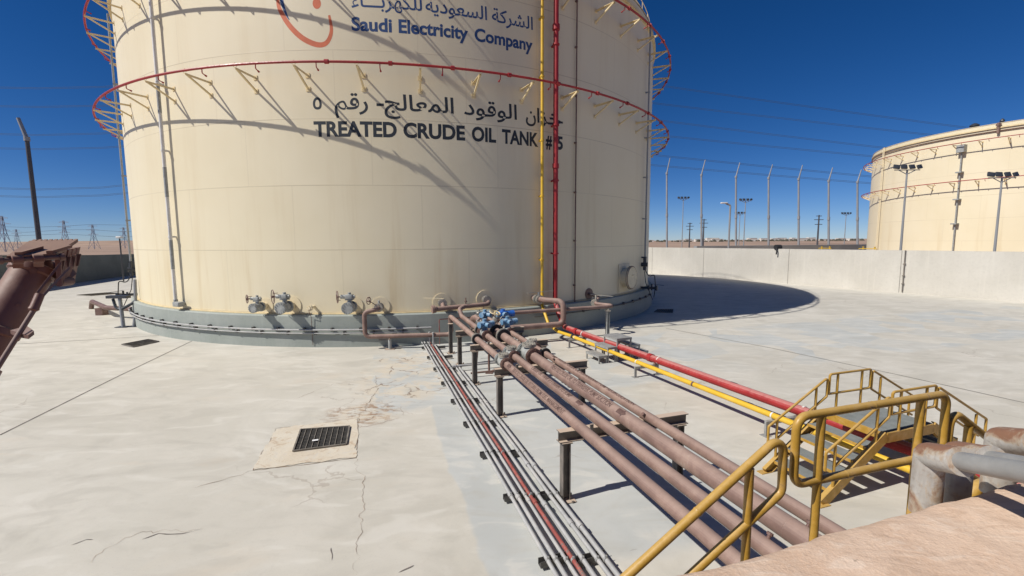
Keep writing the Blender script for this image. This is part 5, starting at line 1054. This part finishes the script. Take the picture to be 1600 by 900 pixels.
WIREQ = [((1041, 136), (1491, 198), 139), ((1020, 162), (1448, 211), 168), ((1045, 191), (1364, 230), 212), ((1045, 214), (1361, 245), 234), ((1020, 243), (1353, 276), 297), ((1020, 259), (1357, 287), 309)]
def on_plane(px, py, Y):
    d = ray(px, py); return Vector((0, 0, CAM_H)) + d * (Y / d.y)
for i, (a, b_, yl) in enumerate(WIREQ):
    s = (b_[1] - a[1]) / (b_[0] - a[0]); yM = a[1] - s * (a[0] - 620) * 1.12; k = (yl - yM) / (560 ** 2); pts = []
    for x in (-300, -160, -40, 60, 160, 300, 460): pts.append(on_plane(x, yl - k * (x - 60) ** 2, 170))
    x1, y1, x2, y2, x3, y3 = 620, yM, a[0], a[1], b_[0], b_[1]
    for x in (620, 760, 900, 1040, 1180, 1320, 1460, 1600, 1750):
        y = y1 * (x - x2) * (x - x3) / ((x1 - x2) * (x1 - x3)) + y2 * (x - x1) * (x - x3) / ((x2 - x1) * (x2 - x3)) + y3 * (x - x1) * (x - x2) / ((x3 - x1) * (x3 - x2)); pts.append(on_plane(x, y, 170))
    mb = MB()
    for dz in (0, .42): mb.tube([p + Zv * dz for p in pts], .05, 6)
    tag(mb.build('power_line', M['wire'], origin=pts[7], smooth=60), ORD[i] + ' power line from the top crossing the sky behind the tank', 'power line', 'power lines crossing the sky')
for i, y in enumerate((353, 361, 368)):
    pts = [on_plane(x, y + 2.5 * math.sin(x * .03 + i), 230) for x in (-200, -80, 40, 97, 140, 190, 300)]
    tag(MB().tube(pts, .06, 6).build('power_line', M['wire'], origin=pts[3], smooth=60), ['highest', 'middle', 'lowest'][i] + ' of the thin low power lines strung between the left pylons', 'power line', 'low power lines at the pylons')

# dark outer wall, pipes and hydrants seen over the right bund wall
wo = MB().box((60, 62, 1.15), (80, .6, 2.3), (Vector((.97, .24, 0)), Vector((-.24, .97, 0)), Zv)); tag(wo.build('outer_wall', M['pole'], origin=(60, 62, 0), smooth=0), 'low grey outer wall seen over the top of the sunlit bund wall', 'wall')
def on_wall(y, z=2.35, out=.15):
    t = (WR0.y - y) / (WR0.y - WR1.y); p = WR0 + (WR1 - WR0) * t + wn_ * out; p.z = z; return p
p_ = on_wall(31.4); hr = thing('hose_reel', 'small black reel hanging over the top of the sunlit bund wall', 'hose reel', p_); hr['_o'] = list(p_)
MB().cyl(p_ + Vector((-.2, -.1, .12)), p_ + Vector((.2, 0, .12)), .17, 14).build('reel', M['black'], hr); MB().tube([p_ + Vector((-.12, -.15, .1)), p_ + Vector((-.2, -.27, -.15)), p_ + Vector((-.22, -.27, -.38))], .045, 8).build('hose_end', M['black'], hr)
for i, (y, L, lb) in enumerate(((29.2, .8, 'thin yellow pipe with valves on the bund wall top, beside the black reel'), (27.2, 1.0, 'thin yellow pipe with valves on the bund wall top, nearer the second tank'))):
    a = on_wall(y, 2.42, .5); b_ = on_wall(y - L * .8, 2.42, .5); t = thing('hydrant_pipe', lb, 'pipe', a, 'yellow pipes on the bund wall'); t['_o'] = list(a)
    MB().tube([a + Vector((0, 0, -.4)), a, b_, b_ + Vector((0, 0, -.4))], .02, 8).build('pipe', M['yellow'], t)
    for k in (.25, .9): q = a + (b_ - a) * k; MB().cyl(q - Zv * .05, q + Zv * .1, .035, 10).cyl(q + Zv * .09, q + Zv * .115, .06, 10).build('hydrant_valve', M['yellow'], t)

# low buildings and scrub on the far horizon
rnd = random.Random(3); k = 0
for i in range(26):
    x = rnd.uniform(230, 640); y = rnd.uniform(780, 900); w = rnd.uniform(6, 22); h = rnd.uniform(2.5, 6.0)
    t = thing('far_building', 'tiny pale building on the right desert horizon', 'building', (x, y, 0), 'tiny pale buildings on the right desert horizon'); t['_o'] = [x, y, 0]
    MB().box((x, y, h / 2), (w, 8, h)).build('wall', M['house'], t, smooth=0); MB().box((x, y, h + .25), (w + .4, 8.4, .5)).build('roof', M['house'], t, smooth=0)
mb = MB(); rnd = random.Random(5)
for i in range(260):
    x = rnd.uniform(120, 720); y = rnd.uniform(700, 900); r = rnd.uniform(1.2, 4)
    pts = [(r * math.cos(a) * rnd.uniform(.7, 1.1) + x, r * math.sin(a) * rnd.uniform(.7, 1.1) + y) for a in [j * math.pi / 4 for j in range(8)]]
    n_ = len(pts); mb.add([(p[0], p[1], 0) for p in pts] + [(x + (p[0] - x) * .7, y + (p[1] - y) * .7, r * rnd.uniform(.5, .9)) for p in pts] + [(x, y, r)], [(j, (j + 1) % n_, n_ + (j + 1) % n_, n_ + j) for j in range(n_)] + [(n_ + j, n_ + (j + 1) % n_, 2 * n_) for j in range(n_)])
o = mb.build('desert_scrub', M['scrub'], origin=(400, 800, 0), smooth=0); o['kind'] = 'stuff'; o['label'] = 'dark scrub scattered along the desert horizon'; o['category'] = 'scrub'
hl = MB(); nx = 60; vs = []
for i in range(nx + 1):
    x = -1500 + 3600 * i / nx
    for (y, z) in ((900, -1), (1000, 3 + 6 * (x < -200) + 2.5 * noise.noise(Vector((x * .004, 0, 0)))), (1300, 2), (1500, -1)): vs.append((x, y, z))
hl.add(vs, [(i * 4 + j, i * 4 + 4 + j, i * 4 + 5 + j, i * 4 + 1 + j) for i in range(nx) for j in range(3)]); struct(hl.build('hills', M['desert'], origin=(0, 0, 0), smooth=60))

# ------------------------------------------------------------------ scale the survey layout to metres
done = set()
for ob in bpy.data.objects:
    if '_o' in ob: del ob['_o']
    if ob.type == 'MESH' and ob.data.name not in done: done.add(ob.data.name); ob.data.transform(Matrix.Scale(S, 4))
    if ob is not suno: ob.location = Vector(ob.location) * S
